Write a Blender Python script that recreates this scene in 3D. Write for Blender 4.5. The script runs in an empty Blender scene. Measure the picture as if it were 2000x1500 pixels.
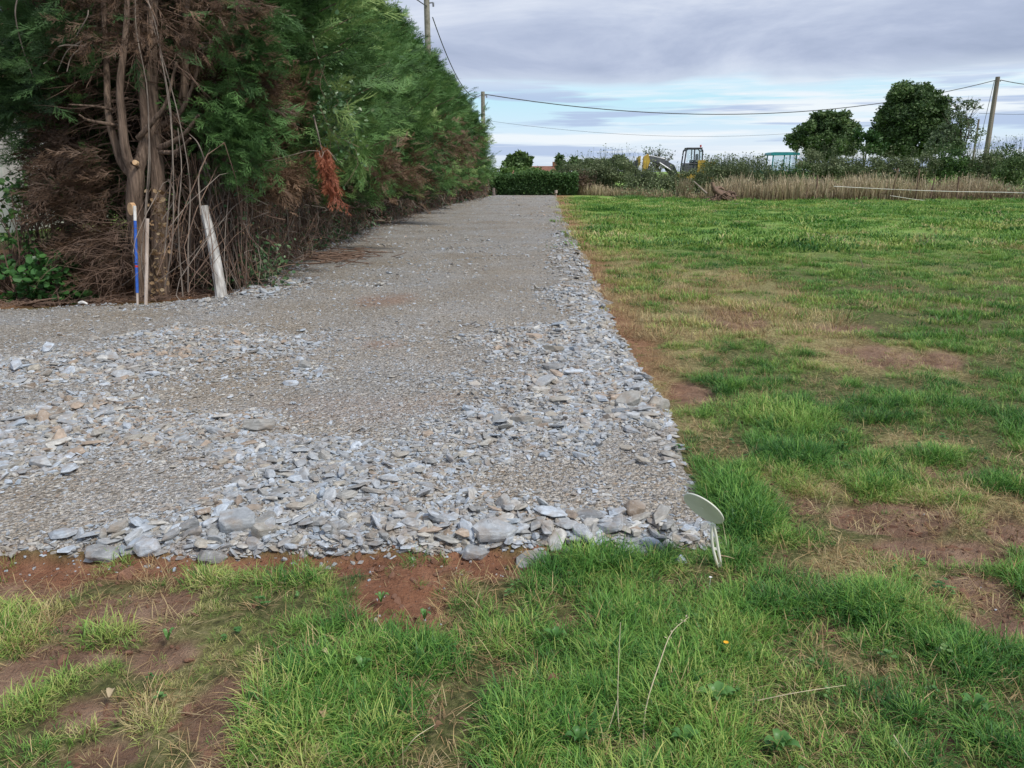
import bpy, bmesh, math, random
import numpy as np
from mathutils import Vector, Matrix, Euler

rng = np.random.default_rng(11)
random.seed(5)
SC = bpy.context.scene
COL = SC.collection
R = math.radians

# ------------------------------------------------------------------ camera
F_PX, EYE = 1511.0, 1.55
PITCH = math.atan(415 / F_PX)
cam_d = bpy.data.cameras.new('camera')
cam_d.sensor_width = 36
cam_d.lens = 36 * F_PX / 2000
cam_d.clip_start = 0.05
cam_d.clip_end = 9000
cam = bpy.data.objects.new('camera', cam_d)
cam.location = (0, 0, EYE)
cam.rotation_euler = (math.pi / 2 - PITCH, 0, 0)
COL.objects.link(cam)
SC.camera = cam

# ------------------------------------------------------------------ world
world = bpy.data.worlds.new('World')
SC.world = world
world.use_nodes = True
nt = world.node_tree
nt.nodes.clear()


def N(tree, kind, **kw):
    n = tree.nodes.new(kind)
    for k, v in kw.items():
        if k.startswith('i_'):
            n.inputs[k[2:]].default_value = v
        elif k.startswith('n_'):
            n.inputs[int(k[2:])].default_value = v
        else:
            setattr(n, k, v)
    return n


def ramp(tree, fac, stops, interp='LINEAR'):
    r = tree.nodes.new('ShaderNodeValToRGB')
    r.color_ramp.interpolation = interp
    el = r.color_ramp.elements
    while len(el) < len(stops):
        el.new(0.5)
    for e, (p, c) in zip(el, stops):
        e.position = p
        e.color = (*c, 1) if len(c) == 3 else c
    tree.links.new(fac, r.inputs[0])
    return r.outputs[0]


def mixc(tree, fac, a, b, mode='MIX'):
    m = tree.nodes.new('ShaderNodeMix')
    m.data_type = 'RGBA'
    m.blend_type = mode
    for s, v in ((0, fac), (6, a), (7, b)):
        if hasattr(v, 'is_linked') or hasattr(v, 'links'):
            tree.links.new(v, m.inputs[s])
        else:
            m.inputs[s].default_value = v if s == 0 else ((*v, 1) if len(v) == 3 else v)
    return m.outputs[2]


def mth(tree, op, a, b=None, clamp=False):
    m = tree.nodes.new('ShaderNodeMath')
    m.operation = op
    m.use_clamp = clamp
    for s, v in ((0, a), (1, b)):
        if v is None:
            continue
        if hasattr(v, 'links'):
            tree.links.new(v, m.inputs[s])
        else:
            m.inputs[s].default_value = v
    return m.outputs[0]


SUN_EL, SUN_AZ = R(52), R(128)      # azimuth clockwise from +Y
sky = N(nt, 'ShaderNodeTexSky', sky_type='NISHITA', sun_disc=False, sun_elevation=SUN_EL, sun_rotation=SUN_AZ)
tc = N(nt, 'ShaderNodeTexCoord')
sep = N(nt, 'ShaderNodeSeparateXYZ')
nt.links.new(tc.outputs['Generated'], sep.inputs[0])


def sky_noise(sx, sy, sz, scale, detail, rough=0.55, dist=0.0):
    mp = N(nt, 'ShaderNodeMapping')
    mp.inputs['Scale'].default_value = (sx, sy, sz)
    nt.links.new(tc.outputs['Generated'], mp.inputs[0])
    nz = N(nt, 'ShaderNodeTexNoise', i_Scale=scale, i_Detail=detail, i_Roughness=rough, i_Distortion=dist)
    nt.links.new(mp.outputs[0], nz.inputs['Vector'])
    return nz.outputs[0]


zc = mth(nt, 'MAXIMUM', sep.outputs[2], 0.0)
wob = sky_noise(1.0, 1.0, 3.0, 3.2, 3)
zz = mth(nt, 'ADD', zc, mth(nt, 'MULTIPLY', mth(nt, 'SUBTRACT', wob, 0.5), 0.05))
EXPO = 1.15
S = 10.0 / 2 ** EXPO  # cloud radiance is divided by the background strength


def sc(c):
    return tuple(v * S for v in c)


# clear band low in the sky, cloud deck above it
low = ramp(nt, zc, [(0.0, sc((.60, .72, .90))), (0.022, sc((.74, .83, .97))), (0.05, sc((.62, .80, .97))),
                    (0.085, sc((.50, .80, .94))), (0.13, sc((.50, .76, .95)))])
low = mixc(nt, 0.12, low, sky.outputs[0])
# bright and grey streaks in the clear band
st = sky_noise(1.0, 1.0, 16.0, 2.6, 6, 0.6)
low = mixc(nt, ramp(nt, st, [(0.46, (0, 0, 0)), (0.56, (.95, .95, .95))]), low, sc((.88, .94, .99)))
st2 = sky_noise(1.0, 1.0, 20.0, 3.1, 5, 0.55, 0.2)
low = mixc(nt, ramp(nt, st2, [(0.53, (0, 0, 0)), (0.60, (.9, .9, .9))]), low, sc((.47, .58, .80)))
dk = sky_noise(1.0, 1.0, 4.0, 2.3, 9, 0.62, 0.5)
deck = ramp(nt, dk, [(0.34, sc((.38, .45, .61))), (0.46, sc((.46, .53, .70))), (0.56, sc((.56, .63, .79))),
                     (0.68, sc((.72, .78, .90)))])
cover = ramp(nt, zz, [(0.098, (0, 0, 0)), (0.106, (1, 1, 1))])
edge = ramp(nt, zz, [(0.085, (0, 0, 0)), (0.10, (.9, .9, .9)), (0.12, (0, 0, 0))])
col = mixc(nt, cover, low, deck)
col = mixc(nt, mth(nt, 'MULTIPLY', edge, 0.5), col, sc((.80, .90, 1.0)))
bg = N(nt, 'ShaderNodeBackground', i_Strength=0.1)
nt.links.new(col, bg.inputs[0])
wo = N(nt, 'ShaderNodeOutputWorld')
nt.links.new(bg.outputs[0], wo.inputs[0])

sun_d = bpy.data.lights.new('sun', 'SUN')
sun_d.energy = 1.5
sun_d.angle = R(14)
sun_d.color = (1.0, 0.96, 0.90)
sun = bpy.data.objects.new('sun', sun_d)
sdir = Vector((math.sin(SUN_AZ) * math.cos(SUN_EL), math.cos(SUN_AZ) * math.cos(SUN_EL), math.sin(SUN_EL)))
sun.rotation_euler = (-sdir).to_track_quat('-Z', 'Y').to_euler()
COL.objects.link(sun)

vs = SC.view_settings
vs.view_transform = 'Standard'
vs.look = 'None'
vs.exposure = EXPO
vs.gamma = 1.0
vs.use_curve_mapping = False
SC.render.engine = 'CYCLES'
SC.cycles.max_bounces = 6
SC.cycles.diffuse_bounces = 3
SC.cycles.transparent_max_bounces = 8
SC.cycles.use_denoising = True


# ------------------------------------------------------------------ helpers
def ray(u, v):
    a, b = (u - 1000) / F_PX, (750 - v) / F_PX
    return a, math.cos(PITCH) + b * math.sin(PITCH), -math.sin(PITCH) + b * math.cos(PITCH)


def G(u, v, z=0.0):
    dx, dy, dz = ray(u, v)
    t = (z - EYE) / dz
    return np.array((dx * t, dy * t, z))


def P(u, v, Y):
    dx, dy, dz = ray(u, v)
    t = Y / dy
    return np.array((dx * t, Y, EYE + dz * t))


def _h(ix, iy, seed):
    with np.errstate(over='ignore'):
        n = (ix.astype(np.int64) * 374761393 + iy.astype(np.int64) * 668265263 + seed * 1274126177) & 0xFFFFFFFF
        n = ((n ^ (n >> 13)) * 1274126177) & 0xFFFFFFFF
        n = (n ^ (n >> 16)) & 0xFFFFFF
    return n / float(0xFFFFFF)


def vnoise(x, y, seed=0):
    ix, iy = np.floor(x), np.floor(y)
    fx, fy = x - ix, y - iy
    fx, fy = fx * fx * (3 - 2 * fx), fy * fy * (3 - 2 * fy)
    a, b = _h(ix, iy, seed), _h(ix + 1, iy, seed)
    c, d = _h(ix, iy + 1, seed), _h(ix + 1, iy + 1, seed)
    return (a * (1 - fx) + b * fx) * (1 - fy) + (c * (1 - fx) + d * fx) * fy


def fbm(x, y, s, octv=4, seed=0, g=0.5):
    x, y = np.asarray(x, float), np.asarray(y, float)
    t, amp, tot = 0.0, 1.0, 0.0
    for o in range(octv):
        t = t + amp * vnoise(x * s * 2 ** o + 17.3 * o, y * s * 2 ** o - 9.1 * o, seed + o * 7)
        tot += amp
        amp *= g
    return t / tot - 0.5


def sstep(a, b, x):
    t = np.clip((x - a) / (b - a), 0, 1)
    return t * t * (3 - 2 * t)


class MB:
    """collects faces, builds ONE mesh object"""

    def __init__(s):
        s.V, s.T, s.Q, s.t, s.mt, s.mq = [], [], [], [], [], []
        s.n = 0

    def add(s, V, F, t=0.5, m=0):
        V = np.asarray(V, float).reshape(-1, 3)
        F = np.asarray(F, np.int64)
        if len(F) == 0:
            return s
        s.V.append(V)
        s.t.append(np.broadcast_to(np.asarray(t, float), (len(V),)))
        if F.shape[1] == 3:
            s.T.append(F + s.n)
            s.mt.append(np.full(len(F), m))
        else:
            s.Q.append(F + s.n)
            s.mq.append(np.full(len(F), m))
        s.n += len(V)
        return s

    def mesh(s, name, mats, smooth=False):
        V = np.concatenate(s.V)
        T = np.concatenate(s.T) if s.T else np.zeros((0, 3), np.int64)
        Q = np.concatenate(s.Q) if s.Q else np.zeros((0, 4), np.int64)
        me = bpy.data.meshes.new(name)
        me.vertices.add(len(V))
        me.vertices.foreach_set('co', V.astype(np.float32).ravel())
        me.loops.add(T.size + Q.size)
        me.loops.foreach_set('vertex_index', np.concatenate([T.ravel(), Q.ravel()]).astype(np.int32))
        me.polygons.add(len(T) + len(Q))
        st = np.concatenate([np.arange(len(T)) * 3, len(T) * 3 + np.arange(len(Q)) * 4])
        me.polygons.foreach_set('loop_start', st.astype(np.int32))
        mi = np.concatenate((s.mt or [np.zeros(0)]) + (s.mq or [np.zeros(0)]))
        me.polygons.foreach_set('material_index', mi.astype(np.int32))
        me.polygons.foreach_set('use_smooth', np.full(len(T) + len(Q), smooth))
        me.update(calc_edges=True)
        a = me.attributes.new('tint', 'FLOAT', 'POINT')
        a.data.foreach_set('value', np.concatenate(s.t).astype(np.float32))
        for m in (mats if isinstance(mats, (list, tuple)) else [mats]):
            me.materials.append(m)
        return me

    def build(s, name, mats, parent=None, smooth=False, bevel=0.0, kind=None):
        return link(name, s.mesh(name, mats, smooth), parent, bevel, kind)


def link(name, me, parent=None, bevel=0.0, kind=None):
    o = bpy.data.objects.new(name, me)
    COL.objects.link(o)
    if parent is not None:
        o.parent = parent
        # geometry is written in world space: undo the parent's transform
        if parent.type == 'EMPTY' and not parent.get('_local'):
            o.matrix_parent_inverse = Matrix.LocRotScale(parent.location, parent.rotation_euler, None).inverted()
    if bevel:
        b = o.modifiers.new('bevel', 'BEVEL')
        b.width = bevel
        b.segments = 2
        b.limit_method = 'ANGLE'
    if kind:
        o['kind'] = kind
    return o


def tag(o, label=None, cat=None, group=None, kind=None):
    if label: o['label'] = label
    if cat: o['category'] = cat
    if group: o['group'] = group
    if kind: o['kind'] = kind
    return o


def thing(name, label, cat, loc, group=None):
    o = bpy.data.objects.new(name, None)
    o.empty_display_size = 0.1
    o.location = tuple(float(v) for v in loc)
    COL.objects.link(o)
    return tag(o, label, cat, group)


def copy_tree(o, parent=None):
    c = o.copy()
    COL.objects.link(c)
    c.parent = parent
    if parent is not None:
        c.matrix_parent_inverse = o.matrix_parent_inverse.copy()
    for ch in [x for x in COL.objects if x.parent == o]:
        copy_tree(ch, c)
    return c


def tube(path, rad, k=6, cap=True):
    p = np.asarray(path, float)
    n = len(p)
    r = np.broadcast_to(np.asarray(rad, float), (n,))
    d = np.gradient(p, axis=0)
    d /= np.linalg.norm(d, axis=1, keepdims=True) + 1e-9
    ref = np.array((0.31, 0.95, 0.05)) if abs(d[:, 2]).mean() > 0.6 else np.array((0.05, 0.03, 1.0))
    a = np.cross(d, ref)
    a /= np.linalg.norm(a, axis=1, keepdims=True) + 1e-9
    b = np.cross(d, a)
    an = np.arange(k) * 2 * math.pi / k
    V = p[:, None] + r[:, None, None] * (a[:, None] * np.cos(an)[None, :, None] + b[:, None] * np.sin(an)[None, :, None])
    V = V.reshape(-1, 3)
    i, j = np.meshgrid(np.arange(n - 1), np.arange(k), indexing='ij')
    j2 = (j + 1) % k
    Fq = np.stack([i * k + j, i * k + j2, (i + 1) * k + j2, (i + 1) * k + j], -1).reshape(-1, 4)
    return V, Fq


def add_tube(mb, path, rad, k=6, t=0.5, m=0, caps=False):
    V, Fq = tube(path, rad, k)
    mb.add(V, Fq, t, m)
    if caps:
        for s in (0, len(V) - k):
            ring = V[s:s + k]
            c = ring.mean(0)
            mb.add(np.vstack([ring, c]), [(q, (q + 1) % k, k) for q in range(k)], t, m)
    return mb


def smooth_path(pts, n):
    pts = np.asarray(pts, float)
    k = len(pts)
    t = np.linspace(0, k - 1, n)
    i = np.clip(t.astype(int), 0, k - 2)
    f = (t - i)[:, None]
    pm = np.vstack([2 * pts[0] - pts[1], pts, 2 * pts[-1] - pts[-2]])
    p0, p1, p2, p3 = pm[i], pm[i + 1], pm[i + 2], pm[i + 3]
    return 0.5 * ((2 * p1) + (-p0 + p2) * f + (2 * p0 - 5 * p1 + 4 * p2 - p3) * f ** 2 + (-p0 + 3 * p1 - 3 * p2 + p3) * f ** 3)


BOXF = [(0, 1, 3, 2), (4, 6, 7, 5), (0, 4, 5, 1), (2, 3, 7, 6), (0, 2, 6, 4), (1, 5, 7, 3)]


def add_box(mb, c, s, rot=(0, 0, 0), t=0.5, m=0):
    v = np.array([(x, y, z) for x in (-.5, .5) for y in (-.5, .5) for z in (-.5, .5)]) * np.asarray(s)
    M = np.array(Euler(rot).to_matrix())
    mb.add(v @ M.T + np.asarray(c), BOXF, t, m)
    return mb


def add_prism(mb, outline, y0, y1, org=(0, 0, 0), rz=0.0, t=0.5, m=0):
    """outline in (x,z), extruded along y"""
    n = len(outline)
    v = [(x, y0, z) for x, z in outline] + [(x, y1, z) for x, z in outline]
    M = np.array(Euler((0, 0, rz)).to_matrix())
    v = np.array(v) @ M.T + np.asarray(org)
    mb.add(v, [(q, (q + 1) % n, n + (q + 1) % n, n + q) for q in range(n)], t, m)
    for y, off in ((y0, 0), (y1, n)):
        c = np.array([[sum(p[0] for p in outline) / n, y, sum(p[1] for p in outline) / n]]) @ M.T + np.asarray(org)
        mb.add(np.vstack([v[off:off + n], c]), [(q, (q + 1) % n, n) for q in range(n)], t, m)
    return mb


# ------------------------------------------------------------------ materials
def mat(name):
    m = bpy.data.materials.new(name)
    m.use_nodes = True
    t = m.node_tree
    b = t.nodes['Principled BSDF']
    return m, t, b


def attr(t, name, kind='GEOMETRY'):
    a = t.nodes.new('ShaderNodeAttribute')
    a.attribute_name = name
    a.attribute_type = kind
    return a


def geo_noise(t, scale, detail=4, rough=0.55, src='pos', stretch=None):
    nz = N(t, 'ShaderNodeTexNoise', i_Scale=scale, i_Detail=detail, i_Roughness=rough)
    if src == 'pos':
        v = N(t, 'ShaderNodeNewGeometry').outputs['Position']
    else:
        v = N(t, 'ShaderNodeTexCoord').outputs['Object']
    if stretch:
        mp = N(t, 'ShaderNodeMapping')
        mp.inputs['Scale'].default_value = stretch
        t.links.new(v, mp.inputs[0])
        v = mp.outputs[0]
    t.links.new(v, nz.inputs['Vector'])
    return nz.outputs[0]


def bump(t, b, height, strength=0.5, dist=0.01):
    bp = N(t, 'ShaderNodeBump', i_Strength=strength, i_Distance=dist)
    t.links.new(height, bp.inputs['Height'])
    t.links.new(bp.outputs[0], b.inputs['Normal'])


def leaf_mat(name, stops, rough=0.55, trans=0.25, inst=False, blade=False):
    m, t, b = mat(name)
    a = attr(t, 'tint', 'INSTANCER' if inst else 'GEOMETRY')
    fac = a.outputs['Fac']
    nz = geo_noise(t, 9.0, 2)
    fac = mth(t, 'ADD', fac, mth(t, 'MULTIPLY', mth(t, 'SUBTRACT', nz, 0.5), 0.35), True)
    c = ramp(t, fac, stops)
    if blade:   # thatch shade painted into the dark foot, paler tip, own variation per blade
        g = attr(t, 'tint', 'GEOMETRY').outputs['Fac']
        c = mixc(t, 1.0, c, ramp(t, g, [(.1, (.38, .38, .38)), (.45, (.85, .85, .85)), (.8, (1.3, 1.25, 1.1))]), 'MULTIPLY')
    t.links.new(c, b.inputs['Base Color'])
    b.inputs['Roughness'].default_value = rough
    b.inputs['Specular IOR Level'].default_value = 0.35
    tr = N(t, 'ShaderNodeBsdfTranslucent')
    t.links.new(c, tr.inputs[0])
    mx = N(t, 'ShaderNodeMixShader', n_0=trans)
    t.links.new(b.outputs[0], mx.inputs[1])
    t.links.new(tr.outputs[0], mx.inputs[2])
    t.links.new(mx.outputs[0], t.nodes['Material Output'].inputs[0])
    return m


def plain(name, c1, c2=None, scale=8, rough=0.7, bumps=0.3, metal=0.0, stretch=None, src='obj', bd=0.01, fine=None):
    m, t, b = mat(name)
    nz = geo_noise(t, scale, 6, 0.6, src, stretch)
    if c2 is None:
        c2 = tuple(v * 0.75 for v in c1)
    t.links.new(ramp(t, nz, [(0.35, c2), (0.62, c1)]), b.inputs['Base Color'])
    b.inputs['Roughness'].default_value = rough
    b.inputs['Metallic'].default_value = metal
    if bumps:
        bump(t, b, nz, bumps, bd)
    return m


M = {}
M['cypress'] = leaf_mat('cypress_green', [(0, (.022, .05, .018)), (.35, (.075, .155, .048)), (.7, (.145, .29, .085)), (1, (.29, .40, .13))], trans=.2)
M['dead_spray'] = leaf_mat('dead_cypress', [(0, (.045, .026, .016)), (.5, (.11, .065, .04)), (1, (.24, .15, .09))], trans=.1)
M['red_spray'] = leaf_mat('rust_cypress', [(0, (.20, .06, .03)), (.5, (.33, .10, .05)), (1, (.45, .17, .09))], trans=.1)
M['ivy'] = leaf_mat('ivy_leaf', [(0, (.03, .08, .035)), (.5, (.07, .15, .06)), (.85, (.17, .24, .12)), (1, (.35, .38, .2))], rough=.4, trans=.15)
M['laurel'] = leaf_mat('laurel_leaf', [(0, (.02, .065, .02)), (.6, (.07, .18, .045)), (1, (.2, .32, .1))], rough=.35, trans=.2)
M['oak'] = leaf_mat('oak_leaf', [(0, (.035, .068, .025)), (.5, (.10, .17, .055)), (1, (.23, .30, .10))], trans=.2)
M['hedge'] = leaf_mat('hedge_leaf', [(0, (.03, .075, .025)), (.5, (.07, .15, .04)), (1, (.15, .24, .06))], trans=.2)
M['far_shrub'] = leaf_mat('scrub_leaf', [(0, (.075, .11, .05)), (.5, (.16, .205, .095)), (1, (.29, .32, .17))], trans=.2)
M['pale_leaf'] = leaf_mat('pale_leaf', [(0, (.07, .11, .05)), (.5, (.13, .18, .09)), (1, (.24, .28, .17))], trans=.3)
M['russet'] = leaf_mat('russet_scrub', [(0, (.06, .04, .03)), (.5, (.14, .09, .06)), (1, (.2, .16, .09))], trans=.15)
M['reed'] = leaf_mat('dry_reed', [(0, (.17, .12, .065)), (.5, (.42, .34, .21)), (1, (.68, .59, .40))], rough=.8, trans=.2)
M['dead_leaf'] = leaf_mat('dead_leaf', [(0, (.12, .06, .03)), (.5, (.3, .19, .10)), (1, (.5, .4, .25))], rough=.7, trans=.15)
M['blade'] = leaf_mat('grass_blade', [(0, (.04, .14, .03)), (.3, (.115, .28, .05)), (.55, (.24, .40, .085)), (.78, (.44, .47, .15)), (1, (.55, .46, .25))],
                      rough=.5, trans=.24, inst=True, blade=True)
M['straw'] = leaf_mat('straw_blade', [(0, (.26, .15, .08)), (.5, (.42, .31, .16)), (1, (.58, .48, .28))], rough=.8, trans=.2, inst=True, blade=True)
M['weed'] = leaf_mat('weed_leaf', [(0, (.06, .16, .04)), (.5, (.11, .25, .06)), (1, (.22, .36, .12))], rough=.4, trans=.25)
M['weed_i'] = leaf_mat('clover_leaf', [(0, (.06, .16, .04)), (.5, (.10, .23, .06)), (1, (.2, .33, .11))], rough=.4, trans=.25, inst=True)
M['bark'] = plain('cypress_bark', (.31, .22, .16), (.085, .055, .038), 26, .95, 1.0, stretch=(1, 1, .09), bd=.06)
M['bark_far'] = plain('grey_bark', (.16, .14, .11), (.07, .06, .05), 3, .9, .4)
M['twig'] = plain('twig_bark', (.23, .15, .105), (.09, .055, .04), 5, .9, 0)
M['greytwig'] = plain('grey_twig', (.30, .25, .205), (.14, .11, .09), 5, .9, 0)
M['cutwood'] = plain('cut_wood', (.75, .52, .30), (.55, .33, .17), 12, .7, .2)
M['polewood'] = plain('weathered_pole', (.30, .25, .22), (.15, .12, .10), 4, .9, .6, stretch=(1, 1, .1), bd=.02)
M['concrete_pole'] = plain('lichen_pole', (.30, .28, .23), (.16, .15, .11), 6, .9, .4)
M['oldpost'] = plain('peeling_post', (.72, .71, .67), (.24, .21, .18), 14, .9, .8, stretch=(1, 1, .18), bd=.02)
M['stakewood'] = plain('stake_wood', (.60, .52, .46), (.40, .32, .26), 14, .8, .4, stretch=(1, 1, .1))
M['blue'] = plain('blue_paint', (.035, .14, .55), (.02, .09, .42), 20, .5, .1)
M['white'] = plain('white_paint', (.78, .76, .72), (.6, .58, .54), 20, .5, .1)
M['red'] = plain('red_paint', (.6, .05, .04), (.45, .03, .03), 20, .5, 0)
M['plastic'] = plain('cream_plastic', (.80, .80, .69), (.68, .68, .56), 5, .45, .05)
M['wire'] = plain('cable', (.05, .05, .055), None, 5, .6, 0)
M['tape'] = plain('white_tape', (.75, .74, .68), (.6, .58, .5), 5, .7, 0)
M['steel'] = plain('steel_fitting', (.35, .36, .37), (.2, .2, .21), 10, .5, .1, metal=.6)
M['yellow'] = plain('digger_yellow', (.62, .42, .06), (.42, .27, .05), 2.5, .5, .1)
M['dark'] = plain('dark_paint', (.045, .05, .065), (.025, .027, .035), 4, .5, .1)
M['grey'] = plain('grey_paint', (.13, .135, .15), (.07, .075, .085), 4, .5, .1)
M['rubber'] = plain('rubber', (.03, .03, .03), None, 6, .9, .2)
M['teal'] = plain('teal_paint', (.03, .30, .30), (.02, .2, .22), 4, .4, .1)
M['roof'] = plain('tiled_roof', (.24, .11, .07), (.15, .07, .05), 3, .9, .3)
M['wall'] = plain('pale_render', (.62, .61, .58), (.48, .46, .43), 1.2, .9, .2)
M['clay'] = plain('red_soil_clod', (.30, .16, .10), (.18, .09, .055), 25, .95, .8)
gm, gt, gb = mat('cab_glass')
gb.inputs['Base Color'].default_value = (.75, .85, .88, 1)
gb.inputs['Roughness'].default_value = .03
gb.inputs['Transmission Weight'].default_value = .9
gb.inputs['IOR'].default_value = 1.1
M['glass'] = gm
fm, ft, fb = mat('flower_petal')
fb.inputs['Base Color'].default_value = (.85, .42, .02, 1)
M['petal'] = fm


def stone_mat(name):
    m, t, b = mat(name)
    oi = N(t, 'ShaderNodeObjectInfo')
    big = geo_noise(t, .55, 3)
    f = mth(t, 'ADD', oi.outputs['Random'], mth(t, 'MULTIPLY', mth(t, 'SUBTRACT', big, .5), .9))
    base = ramp(t, f, [(0.0, (.33, .38, .43)), (.14, (.52, .57, .62)), (.24, (.30, .32, .335)), (.44, (.43, .45, .46)), (.55, (.23, .235, .235)),
                       (.68, (.33, .325, .30)), (.80, (.40, .365, .30)), (.89, (.58, .575, .54)), (.96, (.24, .19, .145)), (1, (.42, .33, .25))])
    base = mixc(t, 0.0, base, base)
    lay = geo_noise(t, 3.2, 5, .65, 'obj', (1, 1.3, 7))
    base = mixc(t, 1.0, base, ramp(t, lay, [(.3, (.62, .62, .62)), (.55, (1, 1, 1)), (.72, (1.35, 1.36, 1.38))]), 'MULTIPLY')
    spots = geo_noise(t, 45, 3, .7)
    base = mixc(t, ramp(t, spots, [(.56, (0, 0, 0)), (.68, (.4, .4, .4))]), base, (.62, .62, .60))
    dirt = geo_noise(t, 11, 4, .6)
    base = mixc(t, ramp(t, dirt, [(.48, (0, 0, 0)), (.68, (.65, .65, .65))]), base, (.26, .20, .145))
    t.links.new(base, b.inputs['Base Color'])
    b.inputs['Roughness'].default_value = .62
    bump(t, b, geo_noise(t, 70, 5, .7), .6, .006)
    return m


M['stone'] = stone_mat('slate_stone')


def ground_mat():
    m, t, b = mat('field_ground')
    a = attr(t, 'mask')
    s = N(t, 'ShaderNodeSeparateColor')
    t.links.new(a.outputs['Color'], s.inputs[0])
    n1, n2, n3 = geo_noise(t, 30, 6, .65), geo_noise(t, 5, 5, .6), geo_noise(t, 110, 4, .7)
    green = ramp(t, n1, [(.3, (.05, .05, .022)), (.48, (.11, .12, .04)), (.6, (.19, .18, .075)), (.72, (.30, .24, .13))])
    far = ramp(t, geo_noise(t, 1.4, 8, .7), [(.3, (.12, .19, .045)), (.5, (.20, .33, .065)), (.7, (.31, .39, .14))])
    green = mixc(t, attr(t, 'far').outputs['Fac'], green, far)
    soil = ramp(t, n2, [(.3, (.14, .080, .050)), (.5, (.25, .150, .098)), (.7, (.38, .255, .175))])
    soil = mixc(t, ramp(t, n3, [(.5, (0, 0, 0)), (.72, (.55, .55, .55))]), soil, (.34, .25, .18))
    redsoil = ramp(t, n2, [(.3, (.14, .062, .034)), (.5, (.27, .125, .070)), (.7, (.40, .21, .125))])
    redsoil = mixc(t, ramp(t, n3, [(.5, (0, 0, 0)), (.72, (.5, .5, .5))]), redsoil, (.42, .23, .14))
    straw = ramp(t, n1, [(.3, (.15, .11, .05)), (.5, (.32, .28, .12)), (.7, (.52, .46, .23))])
    c = mixc(t, s.outputs[1], green, straw)
    c = mixc(t, s.outputs[0], c, soil)
    c = mixc(t, s.outputs[2], c, redsoil)
    t.links.new(c, b.inputs['Base Color'])
    b.inputs['Roughness'].default_value = .92
    b.inputs['Specular IOR Level'].default_value = .2
    h = mth(t, 'ADD', mth(t, 'ADD', n1, mth(t, 'MULTIPLY', n3, .4)), mth(t, 'MULTIPLY', n2, 1.5))
    bump(t, b, h, 1.0, .035)
    return m


def road_mat():
    m, t, b = mat('crushed_gravel')
    pos = N(t, 'ShaderNodeNewGeometry').outputs['Position']
    cols, hs = [], []
    for sc_ in (95, 38):
        v = N(t, 'ShaderNodeTexVoronoi', i_Scale=sc_, i_Randomness=1.0)
        t.links.new(pos, v.inputs['Vector'])
        se = N(t, 'ShaderNodeSeparateColor')
        t.links.new(v.outputs['Color'], se.inputs[0])
        cols.append(ramp(t, se.outputs[0], [(0, (.22, .20, .17)), (.35, (.35, .33, .30)), (.6, (.45, .44, .42)), (.82, (.58, .585, .585)), (.93, (.33, .26, .19)), (1, (.72, .72, .70))]))
        hs.append(mth(t, 'ADD', mth(t, 'MULTIPLY', v.outputs['Distance'], -1.0 * (95 / sc_)), se.outputs[1]))
    pick = ramp(t, geo_noise(t, 22, 3), [(.47, (0, 0, 0)), (.55, (1, 1, 1))])
    c = mixc(t, pick, cols[0], cols[1])
    c = mixc(t, 1.0, c, ramp(t, geo_noise(t, 60, 4, .7), [(.36, (.62, .60, .58)), (.5, (1, 1, 1)), (.66, (1.22, 1.22, 1.22))]), 'MULTIPLY')
    tone = ramp(t, geo_noise(t, .8, 4), [(.35, (.90, .87, .82)), (.5, (1.0, .99, .97)), (.65, (1.08, 1.10, 1.13))])
    c = mixc(t, 1.0, c, tone, 'MULTIPLY')
    a = attr(t, 'mask')
    s = N(t, 'ShaderNodeSeparateColor')
    t.links.new(a.outputs['Color'], s.inputs[0])
    brown = mixc(t, 1.0, c, (.98, .90, .79), 'MULTIPLY')
    c = mixc(t, s.outputs[0], c, brown)
    red = mixc(t, .55, c, (.34, .19, .12))
    c = mixc(t, s.outputs[1], c, red)
    t.links.new(c, b.inputs['Base Color'])
    b.inputs['Roughness'].default_value = .85
    bump(t, b, mth(t, 'ADD', hs[0], hs[1]), 1.0, .012)
    return m


M['ground'] = ground_mat()
M['road'] = road_mat()

# ------------------------------------------------------------------ the lie of the land
RX = np.array([0.86, 0.90, 0.96, 1.03, 1.04, 1.24, 1.70, 2.85])
RY = np.array([2.9, 3.3, 4.2, 5.0, 7.5, 12.5, 26.0, 52.0])
LX = np.array([-3.65, -3.95, -4.15, -3.9, -3.4, -1.4])
LY = np.array([9.8, 13.0, 21.0, 28.0, 35.5, 52.0])


def right_edge(y): return np.interp(y, RY, RX)
def left_edge(y): return np.interp(y, LY, LX)
def back_edge(x): return 8.86 + 0.30 * (np.maximum(x, -12) + 6.07)


def road_in(x, y):
    """metres inside the gravel (negative outside)"""
    w = fbm(x, y, 2.2, 3, 3) * .22 * np.clip(.1 + y * .10, .4, 1.2)
    r = right_edge(y) - x
    fr = y - (3.03 + 0.02 * x)
    l = np.maximum(x - left_edge(y), back_edge(x) - y)
    return np.minimum(np.minimum(r, fr), np.minimum(l, 52.6 - y)) + w


def E(lst):
    out = []
    for u, v, ru, rv, s in lst:
        c = G(u, v)
        a, b2 = G(u, v - rv), G(u, v + rv)
        out.append((c[0], c[1], ru * c[1] / F_PX * 1.04, max((a[1] - b2[1]) / 2, .05), s))
    return out


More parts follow.
